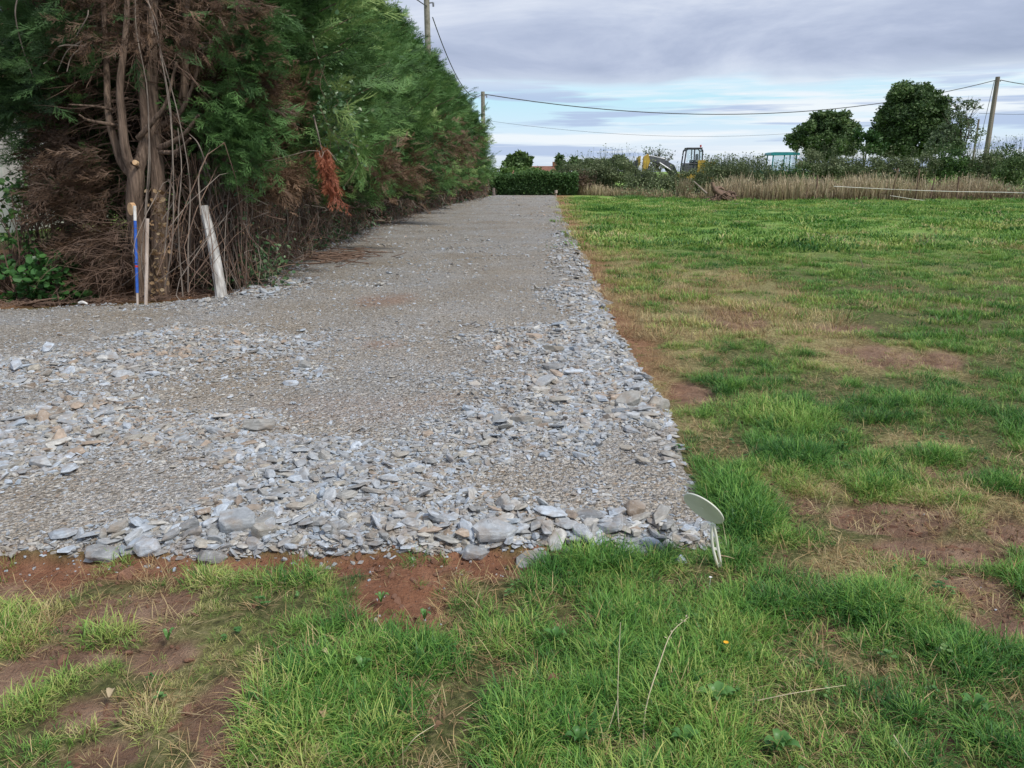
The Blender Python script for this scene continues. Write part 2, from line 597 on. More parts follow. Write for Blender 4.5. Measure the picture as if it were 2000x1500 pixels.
SOIL = E([(60, 1150, 130, 35, 1), (220, 1205, 120, 45, 1), (330, 1190, 60, 70, .9), (410, 1400, 75, 70, 1.1), (40, 1330, 90, 60, 1),
          (150, 1290, 110, 40, .8), (170, 1400, 110, 45, .7), (400, 1495, 60, 60, 1), (200, 1480, 90, 40, .8), (300, 1290, 90, 40, .6),
          (1740, 1010, 130, 32, 1.1), (1840, 1070, 160, 35, .9), (1975, 1040, 60, 45, 1.1), (1920, 1150, 90, 45, 1), (1560, 985, 60, 22, .8),
          (1430, 620, 70, 24, .8), (1650, 640, 110, 14, .5), (1720, 690, 110, 30, .6), (1350, 765, 55, 25, 1), (1860, 925, 80, 20, .6),
          (1390, 1350, 40, 25, .5), (1850, 1450, 60, 35, .6), (1120, 1215, 32, 18, .9), (1490, 1330, 40, 25, .5), (1640, 1240, 50, 30, .5), (1960, 1210, 90, 40, .6),
          (830, 1395, 60, 25, .5), (1450, 435, 30, 6, .8), (1800, 700, 80, 25, .7)])
REDS = E([(800, 1150, 105, 75, 1.3), (560, 1100, 420, 24, 1.1), (150, 1115, 200, 25, .8), (900, 1085, 130, 28, 1), (1080, 1075, 70, 22, .7),
          (1120, 1215, 30, 20, .5), (830, 1200, 70, 35, 1)])
STRAW = E([(1400, 560, 190, 60, .8), (1280, 640, 90, 90, .8), (1480, 640, 140, 60, .9), (1700, 690, 170, 50, .9), (1560, 940, 110, 45, .9),
           (1770, 865, 110, 22, 1), (1870, 1000, 190, 70, .8), (1720, 1100, 150, 45, .9), (1900, 1170, 150, 60, .8), (1330, 820, 70, 40, .6),
           (1250, 520, 90, 70, .7), (1800, 590, 200, 30, .6), (1200, 440, 80, 25, .7), (1450, 500, 120, 25, .5), (230, 1260, 330, 140, .55),
           (300, 1430, 260, 100, .5), (850, 1350, 130, 40, .5), (1560, 1430, 100, 60, .45), (1380, 410, 140, 8, .5), (1700, 460, 200, 12, .4), (1950, 440, 80, 10, .5),
           (1160, 480, 40, 60, .7), (1650, 1290, 80, 50, .5), (640, 1180, 50, 70, .4)])
LUSH = E([(1480, 800, 150, 70, 1), (1400, 1000, 90, 100, 1), (1100, 1130, 150, 60, .9), (1050, 1330, 420, 150, .6), (1550, 1150, 120, 100, .9),
          (1700, 800, 150, 60, .5), (1900, 800, 100, 80, .6), (600, 1400, 120, 130, .9), (1700, 1200, 90, 60, .6), (1900, 930, 100, 40, .6)])
YELLOW = E([(420, 1170, 130, 60, 1), (460, 1270, 90, 60, 1), (200, 1370, 300, 120, .8), (620, 1180, 80, 60, .7), (100, 1180, 100, 40, .4)])


def blobs(lst, x, y):
    w1, w2 = fbm(x, y, 2.3, 3, 31) * .9, fbm(x, y, 2.3, 3, 77) * .9
    out = np.zeros(np.shape(x))
    for cx, cy, rx, ry, s in lst:
        d = np.hypot((x - cx) / rx + w1, (y - cy) / ry + w2)
        out = np.maximum(out, s * (1 - sstep(.55, 1.25, d)))
    return out


def masks(x, y):
    x, y = np.asarray(x, float), np.asarray(y, float)
    n = fbm(x, y, 3.0, 4, 5) * 1.6
    nf = fbm(x, y, .5, 4, 15) * 1.4
    soil = np.clip(blobs(SOIL, x, y) * 1.15 + n * .5 + .16 * (x < -.35) * (y < 2.8), 0, 1)
    soil = sstep(.35, .75, soil)
    dR = x - right_edge(y)
    strip = (1 - sstep(.08, .36 + .022 * y, dR + n * .3)) * sstep(3.6, 4.8, y) * sstep(-.4, -.1, dR)
    strip = strip * (1 - .8 * (1 - sstep(5.0, 5.4, y)))
    red = sstep(.35, .75, blobs(REDS, x, y) + n * .45)
    red = np.maximum(red, strip * sstep(-.5, .1, nf + n * .4) * .9)
    # needle litter under the trees to the left
    tree = sstep(.05, .3, -(x - left_edge(y))) * sstep(0, .25, y - back_edge(x)) * (1 - sstep(6, 9, left_edge(y) - x))
    red = np.maximum(red, tree * .85)
    fs = np.exp(-((y - 2.88 - .02 * x + .05 * n) / .11) ** 2) * (1 - sstep(-.1, .25, x)) * sstep(-.5, .15, n + .25)
    red = np.maximum(red, np.clip(fs * 1.5, 0, 1))
    straw = np.clip(blobs(STRAW, x, y) * .86 + n * .5 + nf * .22, 0, 1)
    straw = np.maximum(sstep(.3, .85, straw), strip)
    straw = np.maximum(straw, .6 * sstep(.24, .5, nf + .3 * n) * (y > 6))
    lush = blobs(LUSH, x, y)
    yel = blobs(YELLOW, x, y)
    return soil, red, straw, lush, yel


def height(x, y, mk_=None):
    x, y = np.asarray(x, float), np.asarray(y, float)
    soil, red, straw, lush, yel = mk_ if mk_ is not None else masks(x, y)
    near = 1 - sstep(14, 40, np.hypot(x, y))
    bare = np.maximum(soil, red)
    h = .07 * fbm(x, y, .35, 3, 8) * near + .03 * fbm(x, y, 1.6, 3, 9) * near
    h = h + near * bare * (.075 * fbm(x, y, 5, 4, 12) + .06 * np.abs(fbm(x, y, 11, 4, 13)) - .022) + near * .018 * fbm(x, y, 8, 3, 14)
    fr = np.exp(-((y - 2.94 - .02 * x) / .06) ** 2) * (x < .9)
    h = h - .035 * fr
    h = h - .06 * sstep(-.25, .0, road_in(x, y)) * 0
    return h


def road_z(x, y):
    s = road_in(x, y)
    lump = .05 * np.clip(coarse(x, y), 0, 1) * (fbm(x, y, 2.5, 3, 61) + .3)
    return height(x, y) + (.046 * sstep(-.12, .10, s) - .02) + lump * sstep(0, .2, s)


COARSE = E([(90, 850, 210, 80, 1), (60, 930, 160, 50, .9), (180, 720, 240, 40, .85), (450, 690, 200, 35, .5), (420, 850, 150, 50, .7), (560, 900, 200, 50, .7),
            (560, 990, 240, 45, .8), (1120, 790, 200, 70, .9), (1180, 700, 110, 70, 1), (1240, 800, 80, 50, 1.1), (950, 880, 250, 60, .6), (1000, 1040, 420, 35, 1.1), (500, 1050, 380, 24, 1),
            (800, 960, 300, 50, .6), (1000, 660, 120, 50, .6), (520, 565, 90, 22, .9), (600, 735, 45, 20, .8), (290, 655, 130, 18, .6), (1080, 600, 110, 40, .7), (1180, 650, 50, 60, 1)])
FINE = E([(180, 975, 190, 45, 1), (60, 1040, 200, 35, 1), (1270, 900, 90, 80, 1.1), (1300, 970, 60, 60, 1), (600, 780, 260, 35, .8), (800, 600, 330, 45, .7), (80, 640, 300, 35, 1), (1060, 930, 130, 35, .7), (780, 700, 200, 35, .5), (640, 810, 150, 25, .5)])


def coarse(x, y):
    c = .28 + fbm(x, y, 1.1, 4, 41) * 1.1 + blobs(COARSE, x, y) - blobs(FINE, x, y) * 1.25
    c = c + .8 * np.exp(-((right_edge(y) - x - .25) / .35) ** 2) * sstep(3.6, 5.2, y + 0 * x) * (1 - sstep(16, 26, y))
    c = c + .55 * np.exp(-((x - left_edge(y) - .25) / .35) ** 2) * (y > 9.6)
    return np.clip(c, 0, 1.2)


# ------------------------------------------------------------------ ground and road sheets
def axis(lo, a, b, hi, step, g):
    c = list(np.arange(a, b, step))
    s, v, up = step, c[-1], []
    while v < hi:
        s *= g
        v += s
        up.append(v)
    s, v, dn = step, c[0], []
    while v > lo:
        s *= g
        v -= s
        dn.append(v)
    return np.array(dn[::-1] + c + up)


def sheet(name, xs, ys, zf, m, maskf, keep=None, kind='structure'):
    X, Y = np.meshgrid(xs, ys)
    Z = zf(X, Y)
    V = np.stack([X, Y, Z], -1).reshape(-1, 3)
    nx, ny = len(xs), len(ys)
    i, j = np.meshgrid(np.arange(ny - 1), np.arange(nx - 1), indexing='ij')
    Fq = np.stack([i * nx + j, i * nx + j + 1, (i + 1) * nx + j + 1, (i + 1) * nx + j], -1).reshape(-1, 4)
    if keep is not None:
        k = keep(X, Y).ravel()
        Fq = Fq[k[Fq].any(1)]
    mb = MB().add(V, Fq)
    o = mb.build(name, m, smooth=True)
    o['kind'] = kind
    a = o.data.attributes.new('mask', 'FLOAT_COLOR', 'POINT')
    c = maskf(V[:, 0], V[:, 1])
    a.data.foreach_set('color', np.stack([*c[:3], np.ones(len(V))], -1).astype(np.float32).ravel())
    if len(c) > 3:
        a = o.data.attributes.new('far', 'FLOAT', 'POINT')
        a.data.foreach_set('value', c[3].astype(np.float32))
    return o


def gmask(x, y):
    soil, red, straw, lush, yel = masks(x, y)
    return soil, straw, red, sstep(9, 22, y)


def rmask(x, y):
    br = np.clip(.5 + fbm(x, y, .9, 4, 91) * 2.2, 0, 1)
    rd = blobs(E([(760, 590, 60, 14, 1), (740, 680, 45, 8, .8), (700, 800, 250, 30, .3), (900, 1080, 900, 14, .35)]), x, y)
    return br, np.clip(rd, 0, 1), br * 0


ground = sheet('ground', axis(-3200, -3.6, 3.9, 3200, .034, 1.09), axis(-300, 1.2, 5.6, 4200, .034, 1.09), height, M['ground'], gmask)
tag(ground, 'patchy grass field with bare red-brown soil running to the horizon')
road = sheet('gravel_road', axis(-14, -3.6, 1.3, 3.6, .036, 1.08), axis(2.5, 2.6, 5.6, 53.5, .036, 1.06), road_z, M['road'], rmask,
             keep=lambda x, y: road_in(x, y) > -.16)
tag(road, 'crushed grey slate track running away to the far hedge')


# ------------------------------------------------------------------ instancing by geometry nodes (countless stuff only)
def collection_of(name, meshes):
    c = bpy.data.collections.new(name)
    for q, me in enumerate(meshes):
        o = bpy.data.objects.new('%s_piece' % name, me)
        c.objects.link(o)
    return c


def scatter(name, coll, pos, rot, scl, idx, tint, parent=None, mat_=None):
    me = bpy.data.meshes.new(name)
    n = len(pos)
    me.vertices.add(n)
    me.vertices.foreach_set('co', np.asarray(pos, np.float32).ravel())
    for nm, ty, arr, ch in (('rot', 'FLOAT_VECTOR', rot, 'vector'), ('scl', 'FLOAT_VECTOR', scl, 'vector'), ('idx', 'INT', idx, 'value'), ('tint', 'FLOAT', tint, 'value')):
        a = me.attributes.new(nm, ty, 'POINT')
        arr = np.asarray(arr)
        a.data.foreach_set(ch, (arr.astype(np.int32) if ty == 'INT' else arr.astype(np.float32)).ravel())
    o = bpy.data.objects.new(name, me)
    COL.objects.link(o)
    if parent is not None:
        o.parent = parent
    ng = bpy.data.node_groups.new(name + '_nodes', 'GeometryNodeTree')
    ng.interface.new_socket('Geometry', in_out='INPUT', socket_type='NodeSocketGeometry')
    ng.interface.new_socket('Geometry', in_out='OUTPUT', socket_type='NodeSocketGeometry')
    gi, go = ng.nodes.new('NodeGroupInput'), ng.nodes.new('NodeGroupOutput')
    ip = ng.nodes.new('GeometryNodeInstanceOnPoints')
    ci = ng.nodes.new('GeometryNodeCollectionInfo')
    ci.inputs['Collection'].default_value = coll
    ci.inputs['Separate Children'].default_value = True
    ci.inputs['Reset Children'].default_value = True
    ip.inputs['Pick Instance'].default_value = True

    def na(nm, ty):
        a = ng.nodes.new('GeometryNodeInputNamedAttribute')
        a.data_type = ty
        a.inputs['Name'].default_value = nm
        return a.outputs['Attribute']
    L = ng.links.new
    L(gi.outputs[0], ip.inputs['Points'])
    L(ci.outputs[0], ip.inputs['Instance'])
    L(na('idx', 'INT'), ip.inputs['Instance Index'])
    L(na('rot', 'FLOAT_VECTOR'), ip.inputs['Rotation'])
    L(na('scl', 'FLOAT_VECTOR'), ip.inputs['Scale'])
    L(ip.outputs[0], go.inputs[0])
    o.modifiers.new('scatter', 'NODES').node_group = ng
    o['kind'] = 'stuff'
    return o


# ------------------------------------------------------------------ stones
def stone_mesh(i, npts, bev):
    r = random.Random(i * 13 + 1)
    bm = bmesh.new()
    w, th = r.uniform(.36, .78), r.uniform(.09, .28)
    k = r.randint(5, 7) if npts < 16 else r.randint(6, 9)
    a0 = r.uniform(0, 6.28)
    for lay, (zl, sc0) in enumerate(((-1, r.uniform(.6, .95)), (-.1, 1.0), (1, r.uniform(.5, .95)))):
        tx, ty = r.uniform(-.45, .45), r.uniform(-.45, .45)
        ox, oy = r.uniform(-.12, .12), r.uniform(-.12, .12)
        for q in range(k):
            a = a0 + (q + r.uniform(-.32, .32)) * 6.283 / k
            rad = sc0 * r.uniform(.72, 1.12)
            x, y = math.cos(a) * rad + ox * (lay != 1), math.sin(a) * rad + oy * (lay != 1)
            z = zl + (tx * x + ty * y if lay != 1 else r.uniform(-.5, .5))
            bm.verts.new((x * .5, y * .5 * w, z * .5 * th))
    bmesh.ops.convex_hull(bm, input=bm.verts)
    bmesh.ops.delete(bm, geom=[v for v in bm.verts if not v.link_faces], context='VERTS')
    bmesh.ops.dissolve_limit(bm, angle_limit=R(16), verts=bm.verts, edges=bm.edges)
    if bev:
        bmesh.ops.bevel(bm, geom=bm.edges[:], offset=bev, segments=1, affect='EDGES', clamp_overlap=True)
    bmesh.ops.triangulate(bm, faces=bm.faces)
    me = bpy.data.meshes.new('stone')
    bm.to_mesh(me)
    bm.free()
    me.materials.append(M['stone'])
    return me


SM = [stone_mesh(i, 12, 0) for i in range(20)]
SB = [stone_mesh(100 + i, 15, .012) for i in range(16)]
stone_col = collection_of('stone_shapes', SM)


def pts_in(x0, x1, y0, y1, n):
    return rng.uniform(x0, x1, n), rng.uniform(y0, y1, n)


bands = [(2.8, 5.0, 4200, 800), (5.0, 7.5, 2600, 560), (7.5, 11, 1100, 300), (11, 18, 240, 90), (18, 30, 80, 34), (30, 52, 30, 12)]
SX, SY, SS, SK = [], [], [], []
for y0, y1, dchip, dbig in bands:
    xa = -.8 * y1 - .5 if y0 < 9.5 else -4.6
    xa, xb = max(xa, -8.5), 3.2 if y0 > 11 else 1.5
    area = (xb - xa) * (y1 - y0)
    for dens, big in ((dchip, 0), (dbig, 1)):
        n = int(area * dens)
        x, y = pts_in(xa, xb, y0, y1, n)
        c = coarse(x, y)
        ri = road_in(x, y)
        k = rng.random(n) < ((.25 + .75 * c) if not big else np.clip(c * 1.15 - .08, 0, 1) ** 1.5)
        k &= (ri > -.03) & (y < 52)
        x, y, c = x[k], y[k], c[k]
        if big:
            s = np.exp(rng.normal(math.log(.038), .46, len(x))) * (.62 + .58 * c) * (1 + .04 * (y0 - 2.8))
            s = np.clip(s, .03, .19)
        else:
            s = np.exp(rng.normal(math.log(.020), .4, len(x))) * (.8 + .5 * c) * (1 + y0 * .045)
        SX.append(x); SY.append(y); SS.append(s); SK.append(np.full(len(x), big))
# the front lip: a row of broken blocks
n = 330
x = rng.uniform(-1.9, .82, n)
y = 3.00 + .02 * x + np.abs(rng.normal(0, .10, n))
SX.append(x); SY.append(y); SS.append(np.clip(np.exp(rng.normal(math.log(.052), .42, n)), .028, .13)); SK.append(np.ones(n))
n = 900
x = rng.uniform(-3.2, .9, n)
y = 2.93 + .02 * x + rng.random(n) * .14
SX.append(x); SY.append(y); SS.append(np.clip(np.exp(rng.normal(math.log(.028), .45, n)), .012, .07)); SK.append(np.zeros(n))
# right-hand edge blocks
n = 330
y = 3.9 + rng.random(n) ** 1.3 * 11
x = right_edge(y) - np.abs(rng.normal(0, .16, n)) + .02
SX.append(x); SY.append(y); SS.append(np.clip(np.exp(rng.normal(math.log(.075), .35, n)), .04, .15)); SK.append(np.ones(n))
# pale stones piled against the hedge foot
n = 420
y = 10 + rng.random(n) * 14
x = left_edge(y) + np.abs(rng.normal(0, .35, n)) - .15
SX.append(x); SY.append(y); SS.append(np.clip(np.exp(rng.normal(math.log(.09), .35, n)), .05, .2)); SK.append(np.ones(n))
SX, SY, SS, SK = map(np.concatenate, (SX, SY, SS, SK))
SZ = road_z(SX, SY) + SS * rng.uniform(-.05, .16, len(SX))
TL = np.where(rng.random(len(SX)) < .2, .42, .13)
SR = np.stack([rng.normal(0, 1, len(SX)) * TL, rng.normal(0, 1, len(SX)) * TL, rng.uniform(0, 6.28, len(SX))], -1)
SI = rng.integers(0, 20, len(SX))
SV = np.stack([SS * 1.18, SS * rng.uniform(.8, 1.15, len(SX)), SS * np.clip(rng.lognormal(-.1, .4, len(SX)), .45, 2.2)], -1)
# size in the picture; the 290 largest in view are objects of their own
uu = SX * .964 / np.maximum(SY, .1)
app = SS / SY * (np.abs(SX / SY) < .66)
order = np.argsort(-app)
top = order[:290]
rest = order[290:]
for q in top:
    o = bpy.data.objects.new('stone', SB[int(q) % 16])
    o.location = (SX[q], SY[q], SZ[q] + .01)
    o.rotation_euler = tuple(SR[q])
    o.scale = tuple(SV[q])
    o.parent = road
    COL.objects.link(o)
scatter('loose_stones', stone_col, np.stack([SX, SY, SZ], -1)[rest], SR[rest], SV[rest], SI[rest], rng.random(len(rest)), parent=road)

# named rocks along the front edge
ROCKS = [
    (465, 1040, 85, .62, 'largest pale blue-white rock at the front edge of the gravel left of centre', (.0, -.1, .2), 0),
    (515, 1052, 60, .7, 'whitish angular rock touching the right side of the largest front rock', (.25, .1, .9), 1),
    (198, 1075, 80, .32, 'flat slate-blue slab at the left end of the front stone row, over dark soil', (.05, .1, .0), 2),
    (290, 1072, 60, .6, 'rounded light grey rock in the front row between the slab and the red soil', (.1, -.1, .4), 3),
    (415, 1078, 70, .5, 'olive grey tilted slabby rock in the front row below the largest rock', (-.3, .3, .8), 4),
    (965, 1052, 105, .33, 'long dark grey flat rock lying at the middle of the front edge', (.06, .05, .05), 5),
    (930, 1068, 70, .38, 'blue-grey rounded rock just below the long dark flat rock', (.1, .1, .1), 6),
    (1040, 1080, 85, .45, 'big blue-grey rock leaning into the grass at the front edge', (.2, -.35, .4), 7),
    (1240, 1015, 50, .85, 'blocky blue-grey rock standing apart near the right front corner', (.1, .2, .5), 8),
    (1235, 1070, 75, .5, 'cream coloured craggy rock at the right front corner', (.1, .1, .2), 9),
    (985, 1012, 38, 1.1, 'small upright grey block behind the long dark flat rock', (.3, .1, .3), 10),
    (1225, 800, 70, .5, 'wide pale rock slab on the right edge of the gravel beside brown soil', (.15, -.2, .3), 11),
    (1285, 795, 60, .7, 'light blue-grey rock jutting into the grass at the right edge', (.0, .1, .7), 12),
    (598, 727, 38, .5, 'slanted grey slab standing alone on the smooth middle of the track', (-.3, .6, 1.1), 13),
    (570, 752, 38, .35, 'bright white flat stone beside the slanted slab in mid track', (.05, .1, .2), 14),
    (1330, 1090, 40, .8, 'small dark blue-grey wedge in the grass left of the cream disc', (.2, .5, .3), 15),
]
for u, v, wpx, hr, lab, rot, k in ROCKS:
    c = G(u, v + 4)
    s = wpx / F_PX * math.hypot(c[1], EYE) * .84
    me = stone_mesh(500 + k, 22, .018)
    vs_ = np.array([v_.co for v_ in me.vertices])
    ext = vs_.max(0) - vs_.min(0)
    o = bpy.data.objects.new('rock', me)
    o.scale = (s / ext[0], s * .75 / ext[1], s * hr / ext[2])
    o.location = (c[0], c[1], float(road_z(np.array([c[0]]), np.array([c[1]]))[0]) + s * hr * .22)
    o.rotation_euler = rot
    COL.objects.link(o)
    tag(o, lab, 'rock', 'rocks edging the gravel track')

# ------------------------------------------------------------------ grass
def blades(n, rad, h0, h1, w, lean, curl, seed, segs=3, flat=False):
    r = np.random.default_rng(seed)
    mb = MB()
    for q in range(n):
        a = r.uniform(0, 6.283)
        d = rad * math.sqrt(r.random())
        bx, by = d * math.cos(a), d * math.sin(a)
        az = a + r.normal(0, .9)
        L_ = r.uniform(h0, h1)
        ww = w * r.uniform(.6, 1.3)
        th = abs(r.normal(lean, lean * .5 + .08))
        cu = curl * r.uniform(.3, 1.4)
        dx, dy = math.cos(az), math.sin(az)
        fa = az + math.pi / 2 + r.normal(0, .5)
        px, py = math.cos(fa), math.sin(fa)
        pos = np.array((bx, by, -.008))
        V = []
        for s in range(segs + 1):
            t = s / segs
            wd = ww * (1 - t ** 2.2) * .5 + .0003
            V += [pos - wd * np.array((px, py, 0)), pos + wd * np.array((px, py, 0))]
            ang = th + cu * t
            pos = pos + L_ / segs * np.array((dx * math.sin(ang), dy * math.sin(ang), math.cos(ang)))
            if flat and pos[2] < .004:
                pos[2] = .004
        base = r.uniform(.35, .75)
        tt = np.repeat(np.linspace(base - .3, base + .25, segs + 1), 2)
        mb.add(V, [(2 * s, 2 * s + 1, 2 * s + 3, 2 * s + 2) for s in range(segs)], tt)
    return mb


def variants(name, k, mat_, *a, **kw):
    return collection_of(name, [blades(*a, seed=100 * i + len(name), **kw).mesh(name, mat_) for i in range(k)])


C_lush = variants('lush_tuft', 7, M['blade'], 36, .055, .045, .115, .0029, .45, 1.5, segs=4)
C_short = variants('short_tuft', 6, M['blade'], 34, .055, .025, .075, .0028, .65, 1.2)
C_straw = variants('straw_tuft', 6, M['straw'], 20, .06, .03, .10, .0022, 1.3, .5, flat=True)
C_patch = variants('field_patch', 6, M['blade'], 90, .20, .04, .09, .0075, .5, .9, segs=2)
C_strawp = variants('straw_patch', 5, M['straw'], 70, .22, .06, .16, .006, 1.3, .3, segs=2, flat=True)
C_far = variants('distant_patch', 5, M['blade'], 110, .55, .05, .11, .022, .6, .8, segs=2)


def grow(name, coll, k, x, y, s, tint, tilt=.12):
    n = len(x)
    z = height(x, y)
    rot = np.stack([rng.normal(0, tilt, n), rng.normal(0, tilt, n), rng.uniform(0, 6.28, n)], -1)
    scl = np.stack([s, s, s * rng.uniform(.8, 1.2, n)], -1)
    return scatter(name, coll, np.stack([x, y, z], -1), rot, scl, rng.integers(0, k, n), np.clip(tint, 0, 1))


def field_pts(y0, y1, dens, slope=.78, pad=1.0, xmin=None):
    w = slope * y1 + pad
    n = int(2 * w * (y1 - y0) * dens)
    x, y = pts_in(-w, w, y0, y1, n)
    k = np.abs(x) < slope * y + pad
    if xmin is not None:
        k &= x > xmin
    return x[k], y[k]


def off_road(x, y, m=.02): return road_in(x, y) < m


def tint_of(x, y, lush, yel, straw, seed=0):
    big = fbm(x, y, 1.2, 4, 51 + seed)
    t = .36 + big * .8 + fbm(x, y, 7, 2, 57) * .3 - lush * .10 + yel * .34 + straw * .25 + rng.normal(0, .19, len(x))
    return t


px, py = field_pts(1.15, 4.2, 1150)
k = off_road(px, py, -.07); px, py = px[k], py[k]
x2, y2 = field_pts(4.2, 7.5, 420, xmin=.6)
k = off_road(x2, y2)
px, py = np.concatenate([px, x2[k]]), np.concatenate([py, y2[k]])
soil, red, straw, lush, yel = masks(px, py)
bare = np.maximum(soil, red)
clump = fbm(px, py, 5.5, 3, 71) * 2 + fbm(px, py, 1.6, 3, 72)
pr = np.clip(.50 + clump * 1.25 + lush * .3 - straw * .30, .02, 1) * (1 - .90 * bare)
pr = np.maximum(pr, yel * .7 * (1 - .8 * bare))
keep = rng.random(len(px)) < pr
gx, gy = px[keep], py[keep]
tn = tint_of(gx, gy, lush[keep], yel[keep], straw[keep])
vig = np.clip(.70 + clump[keep] * .6 + lush[keep] * .25 - straw[keep] * .3 - bare[keep] * .3 - yel[keep] * .12, .3, 1.35)
tall = rng.random(len(gx)) < np.clip(.25 + vig * .45 + lush[keep] * .3, 0, .95)
grow('grass', C_lush, 7, gx[tall], gy[tall], vig[tall], tn[tall])
grow('short_grass', C_short, 6, gx[~tall], gy[~tall], vig[~tall] * 1.1, tn[~tall] + .05)
ks = rng.random(len(px)) < np.clip(.20 + straw * .36 - yel * .22 - red * .12, 0, .7) * (1 - .75 * np.maximum(red, soil * .8)) * .8
grow('straw', C_straw, 6, px[ks], py[ks], rng.uniform(.6, 1.2, ks.sum()), rng.uniform(.1, .95, ks.sum()), .08)
# middle distance
px, py = field_pts(7.3, 17, 34, xmin=.3)
k = off_road(px, py, .0); px, py = px[k], py[k]
soil, red, straw, lush, yel = masks(px, py)
cl = fbm(px, py, 2.2, 4, 73) * 2
k = rng.random(len(px)) < np.clip(.72 + cl * .9 - straw * .25, .1, 1) * (1 - .9 * np.maximum(soil, red))
grow('field_grass', C_patch, 6, px[k], py[k], np.clip(.78 + cl[k] * .6 + rng.normal(0, .16, k.sum()), .35, 1.6), tint_of(px[k], py[k], lush[k], yel[k], straw[k]) + .04)
k = rng.random(len(px)) < np.clip(.05 + straw * .65, 0, .8)
grow('field_straw', C_strawp, 5, px[k], py[k], rng.uniform(.6, 1.1, k.sum()), rng.uniform(.1, .9, k.sum()), .05)
px, py = field_pts(16, 48, 9, xmin=1.0, pad=3)
k = off_road(px, py, .0); px, py = px[k], py[k]
soil, red, straw, lush, yel = masks(px, py)
cl = fbm(px, py, .9, 4, 74) * 2
k = rng.random(len(px)) < np.clip(.7 + cl * .7 - straw * .35, .04, 1) * (1 - .9 * np.maximum(soil, red))
grow('distant_grass', C_far, 5, px[k], py[k], np.clip(.85 + cl[k] * .75 + rng.normal(0, .2, k.sum()), .35, 1.8), tint_of(px[k], py[k], 0 * px[k], 0 * px[k], straw[k]) + .05)
k = rng.random(len(px)) < np.clip(straw * .3, 0, .6)
grow('distant_straw', C_strawp, 5, px[k], py[k], rng.uniform(1.0, 1.8, k.sum()), rng.uniform(.1, .9, k.sum()), .03)


# clover and other small broad leaves among the near grass
def clover(seed):
    r = np.random.default_rng(seed)
    mb = MB()
    for q in range(7):
        a, d = r.uniform(0, 6.28), r.uniform(0, .035)
        c = np.array((d * math.cos(a), d * math.sin(a), r.uniform(.03, .065)))
        for l in range(3):
            an = l * 2.094 + a
            ra = r.uniform(.008, .013)
            ring = [c]
            for j in range(6):
                b_ = (j - 2.5) * .42
                rr = ra * (1.0 if j not in (2, 3) else .92) * 1.3
                ring.append(c + np.array((rr * math.cos(an + b_), rr * math.sin(an + b_), .003 + .004 * abs(j - 2.5) / 2.5)))
            mb.add(ring, [(0, j, j + 1) for j in range(1, 6)], r.uniform(.3, .8))
        add_tube(mb, [(c[0] * .4, c[1] * .4, 0), c], .0008, 3, .5)
    return mb.mesh('clover', M['weed_i'])


C_clover = collection_of('clover_shapes', [clover(i) for i in range(4)])
px, py = field_pts(1.2, 4.5, 26)
k = off_road(px, py) & (fbm(px, py, 1.8, 3, 81) > -.02) & (px > -1.3)
soil, red, straw, lush, yel = masks(px, py)
k &= (np.maximum(soil, red) < .6)
grow('clover', C_clover, 4, px[k], py[k], rng.uniform(.35, .75, k.sum()), rng.uniform(0, 1, k.sum()))

# soil clods on the bare patches
def clod(i):
    me = stone_mesh(900 + i, 16, .05)
    me.materials.clear()
    me.materials.append(M['clay'])
    return me


C_clod = collection_of('clod_shapes', [clod(i) for i in range(6)])
px, py = field_pts(1.3, 4.6, 700)
soil, red, straw, lush, yel = masks(px, py)
k = off_road(px, py) & (rng.random(len(px)) < (red * .8 + soil * .4 + .03))
px, py = px[k], py[k]
s = np.exp(rng.normal(math.log(.012), .55, len(px)))
scatter('soil_clods', C_clod, np.stack([px, py, height(px, py) + s * .1], -1), rng.normal(0, .6, (len(px), 3)) + np.stack([0 * px, 0 * px, rng.uniform(0, 6, len(px))], -1),
        np.stack([s, s, s * 1.6], -1), rng.integers(0, 6, len(px)), px * 0)
px, py = field_pts(1.3, 4.2, 260)
soil, red, straw, lush, yel = masks(px, py)
k = off_road(px, py) & (rng.random(len(px)) < (red * .4 + soil * .5 + .05 * yel))
px, py = px[k], py[k]
s = np.exp(rng.normal(math.log(.032), .4, len(px)))
scatter('large_soil_clods', C_clod, np.stack([px, py, height(px, py) - s * .12], -1), np.stack([rng.normal(0, .4, len(px)), rng.normal(0, .4, len(px)), rng.uniform(0, 6, len(px))], -1),
        np.stack([s * 1.3, s, s * 1.9], -1), rng.integers(0, 6, len(px)), px * 0)
px, py = field_pts(2.2, 3.4, 260)
soil, red, straw, lush, yel = masks(px, py)
k = off_road(px, py) & (rng.random(len(px)) < (red * .5 + soil * .06))
px, py = px[k], py[k]
s = np.exp(rng.normal(math.log(.012), .45, len(px)))
scatter('pebbles', stone_col, np.stack([px, py, height(px, py) + s * .1], -1), np.stack([0 * px, 0 * px, rng.uniform(0, 6, len(px))], -1),
        np.stack([s, s, s * 1.6], -1), rng.integers(0, 20, len(px)), px * 0)

# ------------------------------------------------------------------ vegetation builders
def rotmats(d, roll, up=None):
    """frames whose x axis is d; z roughly up, rolled by roll"""
    d = d / (np.linalg.norm(d, axis=1, keepdims=True) + 1e-9)
    ref = np.tile(np.array((0.02, 0.03, 1.0)), (len(d), 1))
    y = np.cross(ref, d)
    y /= np.linalg.norm(y, axis=1, keepdims=True) + 1e-9
    z = np.cross(d, y)
    c, s = np.cos(roll)[:, None], np.sin(roll)[:, None]
    return np.stack([d, y * c + z * s, z * c - y * s], -1)


